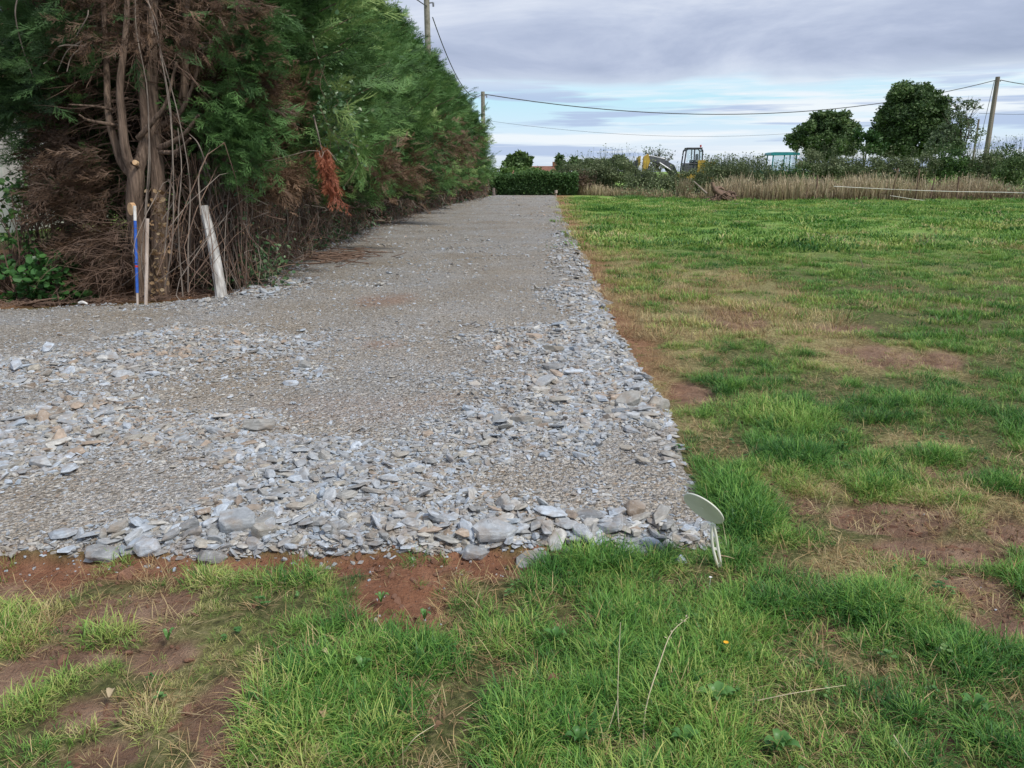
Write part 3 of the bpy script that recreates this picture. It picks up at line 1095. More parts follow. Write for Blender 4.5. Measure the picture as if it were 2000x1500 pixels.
def stamp(mb, TV, TF, Tt, pos, d, roll, scl, tint, m=0):
    n = len(pos)
    if n == 0:
        return
    Rm = rotmats(d, roll)
    V = np.einsum('nij,vj->nvi', Rm, TV) * np.asarray(scl)[:, None, None] + pos[:, None]
    F_ = TF[None] + (np.arange(n) * len(TV))[:, None, None]
    t = np.clip(np.asarray(tint)[:, None] + Tt[None], 0, 1)
    mb.add(V.reshape(-1, 3), F_.reshape(-1, TF.shape[1]), t.ravel(), m)


def spray(seed, side=9, sub=True):
    """feathery flat cypress frond, unit length along x"""
    r = np.random.default_rng(seed)
    V, F_, T = [], [], []

    def strip(a, b, w, t):
        i = len(V)
        dd = b - a
        nrm = np.array((-dd[1], dd[0], r.normal(0, .3) * abs(dd[0]))) / (np.linalg.norm(dd[:2]) + 1e-6)
        V.extend([a - nrm * w, a + nrm * w, b])
        F_.append((i, i + 1, i + 2))
        T.extend([t - .1, t - .1, t + .08])
    cu = r.normal(0, .12)

    def ax(t):
        return np.array((t, cu * t * t + .03 * math.sin(5 * t + seed), -.22 * t * t))
    strip(ax(0), ax(.5), .013, -.14)
    strip(ax(.4), ax(1), .011, .05)
    for i in range(side):
        for s in (-1, 1):
            t = .10 + .84 * (i + r.uniform(-.4, .4)) / side
            if r.random() < .1:
                continue
            a = ax(t)
            L_ = (.46 * (1 - t) ** .8 + .10) * r.uniform(.55, 1.3)
            an = s * R(r.uniform(22, 46))
            b = a + np.array((L_ * math.cos(an), L_ * math.sin(an), -.25 * L_ * r.uniform(-.4, 1.6)))
            strip(a, b, .012, r.uniform(-.04, .08))
            if sub and L_ > .14:
                for q in (.22, .48, .7):
                    s2 = 1 if r.random() < .5 else -1
                    for s3 in ((s2, -s2) if q < .6 else (s2,)):
                        c = a + (b - a) * (q + r.uniform(-.08, .08))
                        l2 = L_ * .44 * (1.2 - q) * r.uniform(.6, 1.4)
                        a2 = an * .8 + s3 * R(r.uniform(16, 38))
                        strip(c, c + np.array((l2 * math.cos(a2), l2 * math.sin(a2), r.normal(-.08, .2) * l2)), .0115, r.uniform(-.02, .12))
    return np.array(V), np.array(F_), np.array(T)


SPR = [spray(i) for i in range(4)]
SPR_D = [spray(40 + i, 5) for i in range(3)]


def bough_crown(seed, H, Rm, h0, nb, per, size, face=None, tint0=.48, lump=.6, rise=.35, drop=None):
    r = np.random.default_rng(seed)
    mb, wood = MB(), MB()
    allp = []
    for q in range(nb):
        az = r.uniform(0, 6.283)
        h = h0 + (H - h0) * (r.random() ** .85)
        fr = (h - h0 * .3) / (H - h0 * .3)
        rad = Rm * (1 - fr ** 2.6) ** .7 * (.78 + lump * vnoise(np.array([az * 1.3 + seed]), np.array([h * .9]), seed)[0] + r.uniform(-.1, .16))
        rad *= (.72 + .28 * sstep(h0 - .2, h0 + 1.2, h))
        if r.random() < .12:
            rad *= r.uniform(1.12, 1.38)
        if drop is not None and drop(az, h, r):
            continue
        hole = vnoise(np.array([math.cos(az) * 2.1 + seed]), np.array([h * 1.15 + math.sin(az) * 2.1]), seed + 3)[0]
        if hole < .27:
            rad *= .55
        e = rise * r.uniform(.4, 1.5) + fr ** 3 * .9
        d = np.array((math.cos(az) * math.cos(e), math.sin(az) * math.cos(e), math.sin(e)))
        st = np.array((math.cos(az) * .1, math.sin(az) * .1, h - rad * math.sin(e) * .8))
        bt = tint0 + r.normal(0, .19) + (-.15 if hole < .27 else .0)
        n = max(3, int(per * r.uniform(.7, 1.3)))
        t = r.uniform(.42, 1.0, n) ** .8
        p = st + d * rad * t[:, None] + r.normal(0, .13, (n, 3)) * (Rm / 1.9)
        lat = r.normal(0, .62, n)
        dd = np.stack([np.cos(az + lat) * .85, np.sin(az + lat) * .85, r.normal(.28, .33, n) + fr * .4], -1)
        k = r.integers(0, 4, n)
        s = size * r.uniform(.7, 1.3, n)
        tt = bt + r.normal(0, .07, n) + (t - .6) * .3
        for v in range(4):
            m = k == v
            stamp(mb, *SPR[v], p[m], dd[m], r.normal(0, .75, m.sum()), s[m], tt[m])
        if q % 3 == 0:
            add_tube(wood, smooth_path([st, st + d * rad * .5 + (0, 0, -.04), st + d * rad * .95], 5), np.linspace(.028, .006, 5), 4)
        allp.append(st + d * rad)
    # dim, dead inner twigs
    n = int(nb * 1.0)
    az, hh, rr = r.uniform(0, 6.28, n), r.uniform(h0 * .6, H * .93, n), r.uniform(.15, .48, n) * Rm
    rr *= (1 - ((hh - h0 * .5) / H).clip(0, 1) ** 2.5)
    p = np.stack([np.cos(az) * rr, np.sin(az) * rr, hh], -1)
    dd = np.stack([np.cos(az), np.sin(az), r.normal(.1, .5, n)], -1)
    for v in range(3):
        m = np.arange(n) % 3 == v
        stamp(mb, *SPR_D[v], p[m], dd[m], r.normal(0, 1.2, m.sum()), size * 1.5 * r.uniform(.7, 1.3, m.sum()), r.uniform(.0, .45, m.sum()), 1)
    return mb, wood


def conifer_meshes(seed, H, Rm, h0, nb, per, size, **kw):
    mb, wood = bough_crown(seed, H, Rm, h0, nb, per, size, **kw)
    crown = mb.mesh('crown', [M['cypress'], M['dead_spray']])
    tr = MB()
    add_tube(tr, smooth_path([(0, 0, -1.0), (0, 0, -.1), (.04, .02, H * .35), (-.03, .03, H * .7), (0, 0, H * .97)], 11), np.linspace(.17, .02, 11), 8)
    trunk = tr.mesh('trunk', M['bark'], True)
    limbs = wood.mesh('limbs', M['bark'], True)
    return crown, trunk, limbs


VAR = [conifer_meshes(21, 6.5, 2.15, .95, 380, 15, .48), conifer_meshes(22, 6.2, 2.05, .8, 370, 15, .46)]


def conifer(k, x, y, rz, s, label, group=None, name='cypress_tree'):
    t = thing(name, label, 'tree', (x, y, 0), group)
    t.rotation_euler = (0, 0, rz)
    t.scale = (s, s, s)
    for nm, me in zip(('crown', 'trunk', 'limbs'), VAR[k % 2]):
        o = bpy.data.objects.new(nm, me)
        COL.objects.link(o)
        o.parent = t
        if nm == 'limbs': o['kind'] = 'stuff'
    return t


row_lab = 'dark green cypress in the continuous hedge row along the left side of the gravel'
yrow = [12.6, 15.2, 17.8, 20.6, 23.4, 26.4, 29.6, 33, 36.4, 40, 43.8]
for q, y in enumerate(yrow):
    xc = left_edge(y) - .55 + .12 * math.sin(q * 2.1)
    sc_ = [1.0, .98, 1.0, .97, 1.03, .98, 1.02, .95, .95, .88, .80][q]
    if y > 35: xc += .1
    tq = conifer(q % 3, xc, y, q * 1.37 + .4, sc_, row_lab, 'cypresses of the roadside hedge')
    if y < 17: tq.location.z = .55 if y < 14 else .4
conifer(1, left_edge(47.2) - .9, 47.2, 2.2, .74, 'last and lowest cypress of the left hedge, its tip against the bright sky', 'cypresses of the roadside hedge')
conifer(2, -6.0, 13.3, .8, .88, 'dark cypress behind the bare double trunk, right of the pale wall')
conifer(0, -11.4, 13.4, 2.9, .98, 'dark cypress at the far left, above the leafy shrubs')
conifer(1, -8.1, 17.5, 4.4, 1.1, 'tall dark cypress deep in the trees behind the far left one')
conifer(2, -12.8, 10.4, 5.1, .9, 'cypress at the left edge whose boughs hang over the shrubs')

# --- broadleaf clouds
LEAF = (np.array([(0, 0, 0), (.45, .28, .06), (1, 0, 0), (.45, -.28, .06)]), np.array([(0, 1, 2, 3)]), np.zeros(4))
ROUND = (np.array([(0, 0, 0), (.3, .42, .08), (.8, .32, .05), (1, 0, -.05), (.8, -.32, .05), (.3, -.42, .08)]),
         np.array([(0, 1, 2), (0, 2, 3), (0, 3, 4), (0, 4, 5)]), np.zeros(6))


def leaf_cloud(mb, pts, size, tint, r, m=0, shape=LEAF, upz=.1, tsd=.12):
    n = len(pts)
    d = r.normal(0, 1, (n, 3))
    d[:, 2] = d[:, 2] * .6 + upz
    stamp(mb, *shape, pts, d, r.uniform(-1.5, 1.5, n), size * r.uniform(.65, 1.35, n), np.asarray(tint) + r.normal(0, tsd, n), m)


def blob_points(blobs_, dens, r, fill=.35):
    """points in lumpy ellipsoids (x,y,z,rx,ry,rz)"""
    out, tn = [], []
    for b in blobs_:
        x, y, z, rx, ry, rz = b
        # each blob splits into clumps
        nc = max(5, int(9 * (rx * ry * rz) ** (1 / 3) + 4))
        a = r.normal(0, 1, (nc, 3))
        a /= np.linalg.norm(a, axis=1, keepdims=True)
        cen = np.array((x, y, z)) + a * np.array((rx, ry, rz)) * r.uniform(.45, .85, (nc, 1))
        cr = (rx * ry * rz) ** (1 / 3) * r.uniform(.28, .48, nc)
        for c, q in zip(cen, cr):
            n = max(6, int(dens * q * q * 12))
            p = r.normal(0, 1, (n, 3))
            p /= np.linalg.norm(p, axis=1, keepdims=True)
            p *= (r.random((n, 1)) ** (fill)) * q
            p[:, 2] *= .8
            out.append(c + p)
            tn.append(np.full(n, r.normal(0, .09)))
    return np.concatenate(out), np.concatenate(tn)


def branchy(mb, base, tips, r0, r, k=5, t=.5, sag=0.0):
    for tp in tips:
        tp = np.asarray(tp, float)
        mid = base + (tp - base) * .5 + r.normal(0, .06, 3) * np.linalg.norm(tp - base)
        mid[2] += sag
        L_ = smooth_path([base, mid, tp], 6)
        add_tube(mb, L_, np.linspace(r0, r0 * .2, 6), k, t)


def broad_tree(name, label, blobs_, base, leafm, leaf, dens, seed, trunk_r, tint=.45, cat='tree', group=None, fill=.35, shape=LEAF, twigs=0):
    r = np.random.default_rng(seed)
    t = thing(name, label, cat, base, group)
    pts, tn = blob_points(blobs_, dens, r, fill)
    mb = MB()
    leaf_cloud(mb, pts, leaf, tint + tn, r, shape=shape)
    mb.build('crown', leafm, t)
    tr = MB()
    c0 = np.mean([b[:3] for b in blobs_], 0)
    base = np.asarray(base, float)
    fork = base + (c0 - base) * .5 + r.normal(0, .1, 3)
    if trunk_r:
        add_tube(tr, smooth_path([base - (0, 0, .1), (base + fork) / 2 + (.05, 0, 0), fork, c0], 8), np.linspace(trunk_r, trunk_r * .4, 8), 8)
        branchy(tr, fork, [b[:3] for b in blobs_], trunk_r * .5, r)
        for q in range(twigs):
            b = blobs_[r.integers(len(blobs_))]
            a = r.normal(0, 1, 3)
            a[2] = abs(a[2])
            a /= np.linalg.norm(a)
            branchy(tr, np.array(b[:3]) - (0, 0, b[5] * .4), [np.array(b[:3]) + a * np.array(b[3:]) * 1.15], .03, r, 3)
        tr.build('trunk', M['bark_far'], t, True)
    return t


def PB(Y, lst, depth=1.0):
    """crown lumps given by where they stand: (u, v, ru, rv) at distance Y -> metres"""
    out = []
    for u, v, ru, rv in lst:
        c = P(u, v, Y)
        k = Y / F_PX * 1.0
        out.append((c[0], Y + rng.uniform(-.4, .4) * ru * k, c[2], ru * k, max(ru, rv) * k * depth, rv * k))
    return out


def foot(u, Y): c = P(u, 330, Y); return (c[0], Y, 0.0)


# ---- far right trees
broad_tree('oak_tree', 'tallest rounded dark green oak on the right, left of the leaning utility pole',
           PB(66, [(1775, 215, 48, 50), (1740, 240, 38, 40), (1810, 215, 36, 40), (1790, 265, 60, 34), (1735, 272, 38, 26), (1718, 286, 26, 16), (1765, 290, 60, 14), (1825, 280, 26, 22), (1758, 200, 22, 26), (1770, 185, 28, 22), (1800, 180, 22, 18), (1820, 250, 28, 34)]),
           foot(1772, 66), M['oak'], .25, 80, 301, .4, .40, fill=.6)
broad_tree('oak_tree', 'lower broad dark oak beside the teal tractor cab roof',
           PB(64, [(1620, 245, 36, 26), (1590, 260, 38, 26), (1565, 275, 28, 22), (1650, 255, 30, 34), (1610, 283, 60, 20), (1655, 285, 30, 18), (1608, 228, 20, 12), (1645, 232, 20, 14)]),
           foot(1612, 64), M['oak'], .24, 78, 302, .35, .44, fill=.6)
broad_tree('willow_tree', 'thin pale half bare tree between the tall oak and the leaning pole',
           PB(62, [(1860, 240, 24, 34), (1885, 225, 24, 30), (1905, 205, 12, 18), (1850, 275, 34, 22), (1890, 260, 26, 26), (1872, 205, 16, 14)]),
           foot(1878, 62), M['pale_leaf'], .2, 16, 303, .14, .5, twigs=40, fill=.6)
broad_tree('ash_tree', 'loose yellowish green bush tree at the right foot of the tall oak',
           PB(60, [(1840, 275, 28, 22), (1820, 288, 30, 14), (1860, 285, 24, 16), (1848, 255, 14, 14)]), foot(1840, 60), M['pale_leaf'], .24, 40, 304, .1, .35)
broad_tree('thorn_tree', 'light green gap filling tree between the two oaks', PB(62, [(1690, 278, 24, 22), (1680, 262, 14, 14), (1712, 288, 22, 14)]), foot(1690, 62), M['hedge'], .26, 45, 305, .1, .35)
# ---- far middle trees
broad_tree('lime_tree', 'rounded dark tree on the skyline just right of the cypress hedge end', PB(95, [(1000, 316, 15, 14), (1014, 308, 10, 12), (1026, 312, 12, 14), (1012, 322, 22, 9)]), foot(1008, 95), M['oak'], .5, 45, 306, .3, .4)
broad_tree('fir_tree', 'small pointed tree on the skyline right of the red roof', PB(95, [(1094, 322, 10, 9), (1093, 312, 7, 8), (1093, 303, 3.5, 6), (1097, 328, 13, 6)]), foot(1094, 95), M['oak'], .4, 60, 307, .2, .3)
broad_tree('skyline_tree', 'low round tree right of the small pointed tree', PB(90, [(1120, 318, 12, 9), (1118, 325, 16, 7)]), foot(1120, 90), M['oak'], .45, 45, 308, .2, .5)
broad_tree('elder_tree', 'spiky topped bush tree above the scrub left of the digger', PB(72, [(1150, 322, 24, 9), (1200, 322, 26, 10), (1210, 312, 14, 9), (1180, 318, 16, 8), (1222, 320, 14, 10)]), foot(1195, 72), M['far_shrub'], .32, 50, 309, .1, .35, twigs=30)
bt = thing('bare_shrub', 'leggy dark twiggy shrub behind the digger boom', 'shrub', foot(1285, 62))
r = np.random.default_rng(5)
mb, lv = MB(), MB()
for q in range(60):
    b0 = P(1268 + r.uniform(-6, 22), 335, 62)
    tp = P(r.uniform(1255, 1318), r.uniform(288, 312), 62 + r.uniform(-.8, .8))
    pth = smooth_path([b0, (b0 + tp) / 2 + r.normal(0, .15, 3), tp], 6)
    add_tube(mb, pth, np.linspace(.03, .01, 6), 3)
    leaf_cloud(lv, pth[2:] + r.normal(0, .08, (4, 3)), .16, .2, r)
    leaf_cloud(lv, pth[4:] + r.normal(0, .12, (2, 3)), .16, .2, r)
mb.build('stems', M['bark_far'], bt, kind='stuff')
lv.build('foliage', M['oak'], bt)

# ---- clipped hedge across the end of the track
he = thing('clipped_hedge', 'clipped dark green hedge closing the far end of the gravel track', 'hedge', (1.0, 54.2, 0))
r = np.random.default_rng(6)
n = 15000
hx = r.uniform(-2.6, 4.4, n)
top = 1.38 + .16 * fbm(hx, hx * 0, .9, 3, 3) * 2
face = r.random(n)
hz = np.where(face < .62, r.uniform(.02, 1, n) ** .8 * top, top + r.normal(0, .07, n))
hy = np.where(face < .62, 53.5 + r.normal(0, .10, n) + (1 - hz / 1.4) * .15, r.uniform(53.5, 55.0, n))
mb = MB()
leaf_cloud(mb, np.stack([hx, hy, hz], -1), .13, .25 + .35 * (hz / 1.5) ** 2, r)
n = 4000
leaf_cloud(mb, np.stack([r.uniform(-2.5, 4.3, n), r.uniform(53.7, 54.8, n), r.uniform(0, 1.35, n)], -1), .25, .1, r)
mb.build('foliage', M['hedge'], he)
mb = MB()
for q in range(70):
    x0 = r.uniform(-2.5, 4.3)
    add_tube(mb, [(x0, 53.75, 0), (x0 + r.normal(0, .1), 53.75, .6), (x0 + r.normal(0, .2), 53.8, 1.1)], (.025, .02, .01), 4)
mb.build('stems', M['bark_far'], he, kind='stuff')
broad_tree('garden_shrub', 'loose yellow green shrubs showing above the clipped hedge', PB(64, [(975, 333, 20, 9), (1010, 335, 26, 8), (1040, 337, 22, 9), (1075, 340, 22, 8)]), foot(1010, 64), M['hedge'], .2, 60, 311, 0, .75, 'shrub')
broad_tree('garden_shrub', 'pinkish tan seed topped shrub in front of the red roof', PB(60, [(1050, 343, 12, 6), (1030, 345, 10, 5), (1075, 343, 14, 6)]), foot(1050, 60), M['reed'], .16, 50, 312, 0, .6, 'shrub')

# ---- scrub band between the field and the machines, each bush a thing
scrub = [
    (1118, 346, 30, 24, 56, 'far_shrub', 'grey green bush at the right end of the clipped hedge'),
    (1128, 362, 32, 16, 55, 'russet', 'dark purplish brown low bush right of the far end of the track'),
    (1165, 340, 34, 26, 57, 'far_shrub', 'grey green bush second from the end of the clipped hedge'),
    (1212, 338, 34, 30, 56, 'far_shrub', 'bushy grey green shrub just left of the digger bucket'),
    (1255, 352, 30, 22, 52, 'far_shrub', 'bush below the yellow digger arm'),
    (1300, 358, 32, 17, 51, 'far_shrub', 'bush below the dark digger boom'),
    (1345, 355, 32, 18, 50, 'far_shrub', 'bush directly under the digger cab'),
    (1392, 350, 32, 21, 50, 'far_shrub', 'bush to the right of the yellow digger body'),
    (1440, 342, 36, 24, 50, 'far_shrub', 'bush above the uprooted stump'),
    (1490, 349, 34, 19, 50, 'far_shrub', 'bush at the left foot of the tractor cab'),
    (1540, 348, 36, 20, 51, 'hedge', 'greener bush covering the lower half of the tractor'),
    (1590, 325, 40, 28, 53, 'far_shrub', 'broad bush under the lower oak'),
    (1645, 328, 38, 26, 52, 'far_shrub', 'bush under the right half of the lower oak'),
    (1700, 330, 38, 24, 52, 'far_shrub', 'bush under the gap between the two oaks'),
    (1755, 332, 40, 24, 52, 'far_shrub', 'bush below the left side of the tall oak'),
    (1810, 330, 40, 26, 52, 'far_shrub', 'bush below the right side of the tall oak'),
    (1862, 322, 40, 28, 52, 'hedge', 'rounded bush below the pale half bare tree'),
    (1915, 325, 38, 26, 52, 'far_shrub', 'bush hiding the foot of the leaning pole'),
    (1965, 312, 40, 26, 53, 'oak', 'dark bush right of the leaning pole'),
    (1985, 335, 44, 24, 50, 'oak', 'low dark bush at the right edge above the grass bank'),
    (2040, 320, 44, 36, 52, 'oak', 'dark bush cut by the right edge'),
    (2110, 325, 44, 34, 52, 'far_shrub', 'bush outside the right edge'),
]
for q, (u, v, ru, rv, Y, mm, lab) in enumerate(scrub):
    v -= 5
    bl = PB(Y, [(u, v, ru * .8, rv), (u - ru * .6, v + rv * .3, ru * .6, rv * .7), (u + ru * .6, v + rv * .25, ru * .6, rv * .7), (u, v + rv * .9, ru, rv * .7)])
    bs = broad_tree('bush', lab, bl, foot(u, Y), M[mm], .135, 85, 400 + q, 0, .55, 'bush', 'bushes along the far field edge')
    rr = np.random.default_rng(900 + q)
    st = MB()
    for _ in range(70):
        a0 = P(u + rr.uniform(-ru, ru) * 1.1, v + rv * .8, Y - rr.uniform(0, .8))
        hh = (2 * rv * rr.uniform(.7, 1.15)) * Y / F_PX
        tp = a0 + (rr.normal(0, .15), 0, hh)
        pth = smooth_path([a0, (a0 + tp) / 2 + (rr.normal(0, .05), 0, 0), tp], 4)
        add_tube(st, pth, np.linspace(.012, .005, 4), 3, rr.uniform(0, 1))
        leaf_cloud(st, pth[1:] + rr.normal(0, .05, (3, 3)), .12, .6, rr)
    st.build('stems', M[mm], bs, kind='stuff')

# weedy stalks against the sky between the machines
r = np.random.default_rng(77)
mb = MB()
for q in range(420):
    u = r.uniform(1378, 1496)
    a0 = P(u, 345, 54 + r.uniform(-1, 1))
    tp = P(u + r.normal(0, 6), 302 + r.uniform(0, 22), a0[1])
    pth = smooth_path([a0, (a0 + tp) / 2 + (r.normal(0, .05), 0, 0), tp], 5)
    add_tube(mb, pth, np.linspace(.014, .008, 5), 3, .4)
    leaf_cloud(mb, pth[2:] + r.normal(0, .06, (3, 3)), .15, .4, r)
tag(mb.build('tall_weeds', M['far_shrub']), 'tall thin weeds against the sky between digger and tractor', 'weeds', kind='stuff')

# dry reeds and dead grass along the field edge
r = np.random.default_rng(78)
n = 21000
rx_ = r.uniform(4.5, 34, n)
ry_ = 43.2 + r.random(n) * 4.2 + (rx_ < 11) * 11 * (1 - (rx_ - 4.5) / 6.5) + 2 * fbm(rx_, rx_ * 0, .2, 2, 3)
dens = fbm(rx_, ry_ * .3, .55, 4, 33) * 1.3
hgt = np.clip(r.normal(.68, .26, n) + dens * 1.3, .12, 1.6) * np.where(rx_ < 11, .55, 1) * (1 - .45 * sstep(26, 30, rx_))
az = r.uniform(0, 6.28, n)
ln = np.abs(r.normal(0, .26, n)) * hgt
b0 = np.stack([rx_, ry_, 0 * rx_], -1)
pv = np.stack([np.cos(az + 1.57), np.sin(az + 1.57), 0 * az], -1) * r.uniform(.010, .022, n)[:, None]
mid = b0 + np.stack([np.cos(az) * ln * .35, np.sin(az) * ln * .35, hgt * .6], -1)
tip = b0 + np.stack([np.cos(az) * ln, np.sin(az) * ln, hgt], -1)
V = np.stack([b0 - pv, b0 + pv, mid + pv, mid - pv, tip + pv * .35, tip - pv * .35], 1).reshape(-1, 3)
o6 = (np.arange(n) * 6)[:, None]
Fq = np.concatenate([o6 + np.array([[0, 1, 2, 3]]), o6 + np.array([[3, 2, 4, 5]])])
tt = np.repeat(.46 + dens * .6 + r.normal(0, .16, n), 6) + np.tile([-.25, -.25, 0, 0, .12, .12], n)
mb = MB().add(V, Fq, np.clip(tt, 0, 1))
hd = r.random(n) < .16
leaf_cloud(mb, tip[hd] + r.normal(0, .04, (hd.sum(), 3)), .12, .35, r)
tag(mb.build('dry_reeds', M['reed']), 'band of tan dead grass and reeds along the far edge of the field', 'reeds', kind='stuff')

# dark dead stalks, clump, stump
r = np.random.default_rng(80)
n = 9000
gx_ = r.uniform(5, 34, n)
gy_ = r.uniform(42.8, 47.5, n) + (gx_ < 11) * 9 * (1 - (gx_ - 5) / 6)
kk = fbm(gx_, gy_ * .4, .35, 3, 44) > .04
gx_, gy_ = gx_[kk], gy_[kk]
mb = MB()
leaf_cloud(mb, np.stack([gx_, gy_, r.random(len(gx_)) ** 1.2 * r.uniform(.5, 1.25, len(gx_))], -1), .13, .6, r, upz=.8)
tag(mb.build('undergrowth', M['far_shrub']), 'olive green undergrowth mixed into the tan reeds', 'undergrowth', kind='stuff')
r = np.random.default_rng(79)
mb = MB()
for q in range(420):
    x0, y0 = r.uniform(11.5, 29), r.uniform(42.6, 44)
    h_ = r.uniform(.2, .75)
    add_tube(mb, [(x0, y0, 0), (x0 + r.normal(0, .06), y0, h_ * .5), (x0 + r.normal(0, .12), y0, h_)], (.014, .012, .008), 3)
tag(mb.build('dead_stalks', M['twig']), 'dark dead stalks at the foot of the reeds', 'stalks', kind='stuff')

def clump(u, v, Y, w, h_, n, label, name='grass_clump', mm='reed'):
    c = G(u, v)
    mb = MB()
    r = np.random.default_rng(int(u))
    for q in range(n):
        a, d = r.uniform(0, 6.28), abs(r.normal(0, .3))
        b0 = np.array((c[0] + r.normal(0, w * .22), c[1] + r.normal(0, w * .2), 0))
        hh = h_ * r.uniform(.5, 1.1)
        tp = b0 + np.array((math.cos(a) * d * hh, math.sin(a) * d * hh, hh))
        add_tube(mb, smooth_path([b0, (b0 + tp) / 2 + (0, 0, .08 * hh), tp], 4), np.linspace(.012, .004, 4) * c[1] / 40, 3, r.uniform(.2, 1))
    return tag(mb.build(name, M[mm]), label, 'grass clump')


clump(1335, 388, 41, 1.1, 1.15, 260, 'tall tan grass clump standing alone in front of the digger')
clump(1395, 392, 41, 1.1, .35, 120, 'low green tuft at the left foot of the uprooted stump', mm='far_shrub')

stp = thing('tree_stump', 'uprooted grey brown stump with splayed roots at the field edge', 'stump', G(1405, 390))
mb = MB()
r = np.random.default_rng(4)
Ys = 41.5
def pp(u, v, dy=0.0): return P(u, v, Ys + dy)
add_tube(mb, smooth_path([pp(1432, 392), pp(1410, 380), pp(1396, 372), pp(1391, 356)], 8), np.linspace(.30, .07, 8), 8, caps=True)
add_tube(mb, smooth_path([pp(1396, 372), pp(1405, 366, .2), pp(1414, 370, .3)], 6), np.linspace(.12, .05, 6), 6, caps=True)
for q in range(46):
    a = pp(1405 + r.uniform(-12, 24), 378 + r.uniform(-5, 8))
    b = pp(1405 + r.uniform(-30, 40), 393 + r.uniform(-10, 4), r.uniform(-.9, .5))
    b[2] = max(b[2], .02)
    add_tube(mb, smooth_path([a, (a + b) / 2 + r.normal(0, .1, 3), b], 6), np.linspace(.05, .015, 6), 4)
mb.build('roots', M['twig'], stp, True, kind='stuff')
mb = MB()
add_tube(mb, smooth_path([pp(1355, 355), pp(1364, 363), pp(1372, 371), pp(1380, 378)], 7), np.linspace(.045, .07, 7), 6, caps=True)
mb.build('branch', M['greytwig'], stp, True)
mb = MB()
for q in range(30):
    a = G(r.uniform(1370, 1450), r.uniform(388, 400)) + (0, 0, .03)
    b = a + (r.uniform(.3, .9) * r.choice([-1, 1]), r.normal(0, .15), .02)
    add_tube(mb, [a, b], .018, 3, r.random())
tag(mb.build('brushwood', M['greytwig']), 'broken sticks lying on the grass around the stump', 'sticks', kind='stuff')

# fence stakes and white tape at the field edge
stakes = [(1738, 384, 1755, 328, 'dark leaning fence stake carrying the white tape'), (1791, 374, 1796, 330, 'straight dark stake right of the leaning taped stake'),
          (1818, 372, 1826, 347, 'short stake second to the right of the taped stake'), (1870, 378, 1873, 345, 'thin stake near the sagging end of the lower tape'),
          (1595, 372, 1597, 344, 'thin dark stake in the reeds left of the tape end'), (1574, 391, 1576, 374, 'short dark peg on the grass in front of the reeds')]
for u0, v0, u1, v1, lab in stakes:
    Y = 43.0 if v0 < 385 else 42.4
    a = P(u0, v0, Y)
    a[2] = min(a[2], 0) - .02 if a[2] < .5 else 0
    mb = MB()
    add_tube(mb, [a, P(u1, v1, Y)], (.05, .04), 6, caps=True)
    tag(mb.build('fence_stake', M['twig']), lab, 'stake', 'stakes at the far field edge')
mb = MB()
add_tube(mb, smooth_path([P(1628, 364, 42.8), P(1745, 370, 42.8), P(1860, 374, 42.6), P(1975, 376, 42.2), P(2050, 380, 41)], 20), .016, 4)
tag(mb.build('fence_tape', M['tape']), 'long white fence tape stretched level across the tan reeds', 'tape')
mb = MB()
add_tube(mb, smooth_path([P(1738, 382, 42.8), P(1800, 391, 42.2), P(1870, 395, 41.5)], 12), .014, 4)
tag(mb.build('fence_tape', M['tape']), 'lower slack white tape sagging to the grass from the leaning stake', 'tape')

# ------------------------------------------------------------------ utility poles and lines
def pole(name, label, base, top, r0, r1, mm, extra=None, bracket=True):
    t = thing(name, label, 'utility pole', base)
    mb = MB()
    add_tube(mb, [np.array(base) - (0, 0, .3), (np.array(base) + top) / 2, top], (r0, (r0 + r1) / 2, r1), 12, caps=True)
    mb.build('shaft', M[mm], t, True)
    if bracket:
        mb = MB()
        tp = np.array(top)
        add_tube(mb, [tp - (0, .0, .28), tp + (.28, -.02, -.26)], .03, 6, caps=True)
        add_tube(mb, [tp + (.28, -.02, -.26), tp + (.28, -.02, -.42)], .045, 6, caps=True)
        mb.build('bracket', M['steel'], t)
    return t


T1 = P(833, -8, 36)
pole('utility_pole', 'square grey utility pole rising behind the hedge at the top of the picture', (T1[0], 36, 0), T1, .15, .12, 'concrete_pole')
T2 = P(943, 179, 60)
pole('utility_pole', 'mottled utility pole standing at the far end of the cypress hedge', (T2[0], 60, 0), T2, .17, .14, 'concrete_pole')
T3 = P(1949, 150, 76)
B3 = P(1926, 310, 76)
pole('utility_pole', 'tall brown wooden pole leaning right at the far right', (B3[0] - .05, 76, 0), T3, .25, .19, 'polewood')
T4 = P(1912, 233, 92)
pole('utility_pole', 'thin distant pole just left of the leaning brown pole', (T4[0], 92, 0), T4, .13, .10, 'polewood', bracket=False)
mb = MB()
add_tube(mb, [P(1942, 158, 75.9), P(1908, 300, 75.3)], .028, 4)
tag(mb.build('guy_wire', M['steel']), 'slanting stay wire on the left of the leaning brown pole', 'wire')


def cable(a, b, sag, rad, label):
    a, b = np.array(a), np.array(b)
    t = np.linspace(0, 1, 26)[:, None]
    p = a + (b - a) * t
    p[:, 2] -= (4 * sag * t * (1 - t))[:, 0]
    mb = MB()
    add_tube(mb, p, rad, 5)
    return tag(mb.build('power_line', M['wire']), label, 'cable', 'overhead lines')


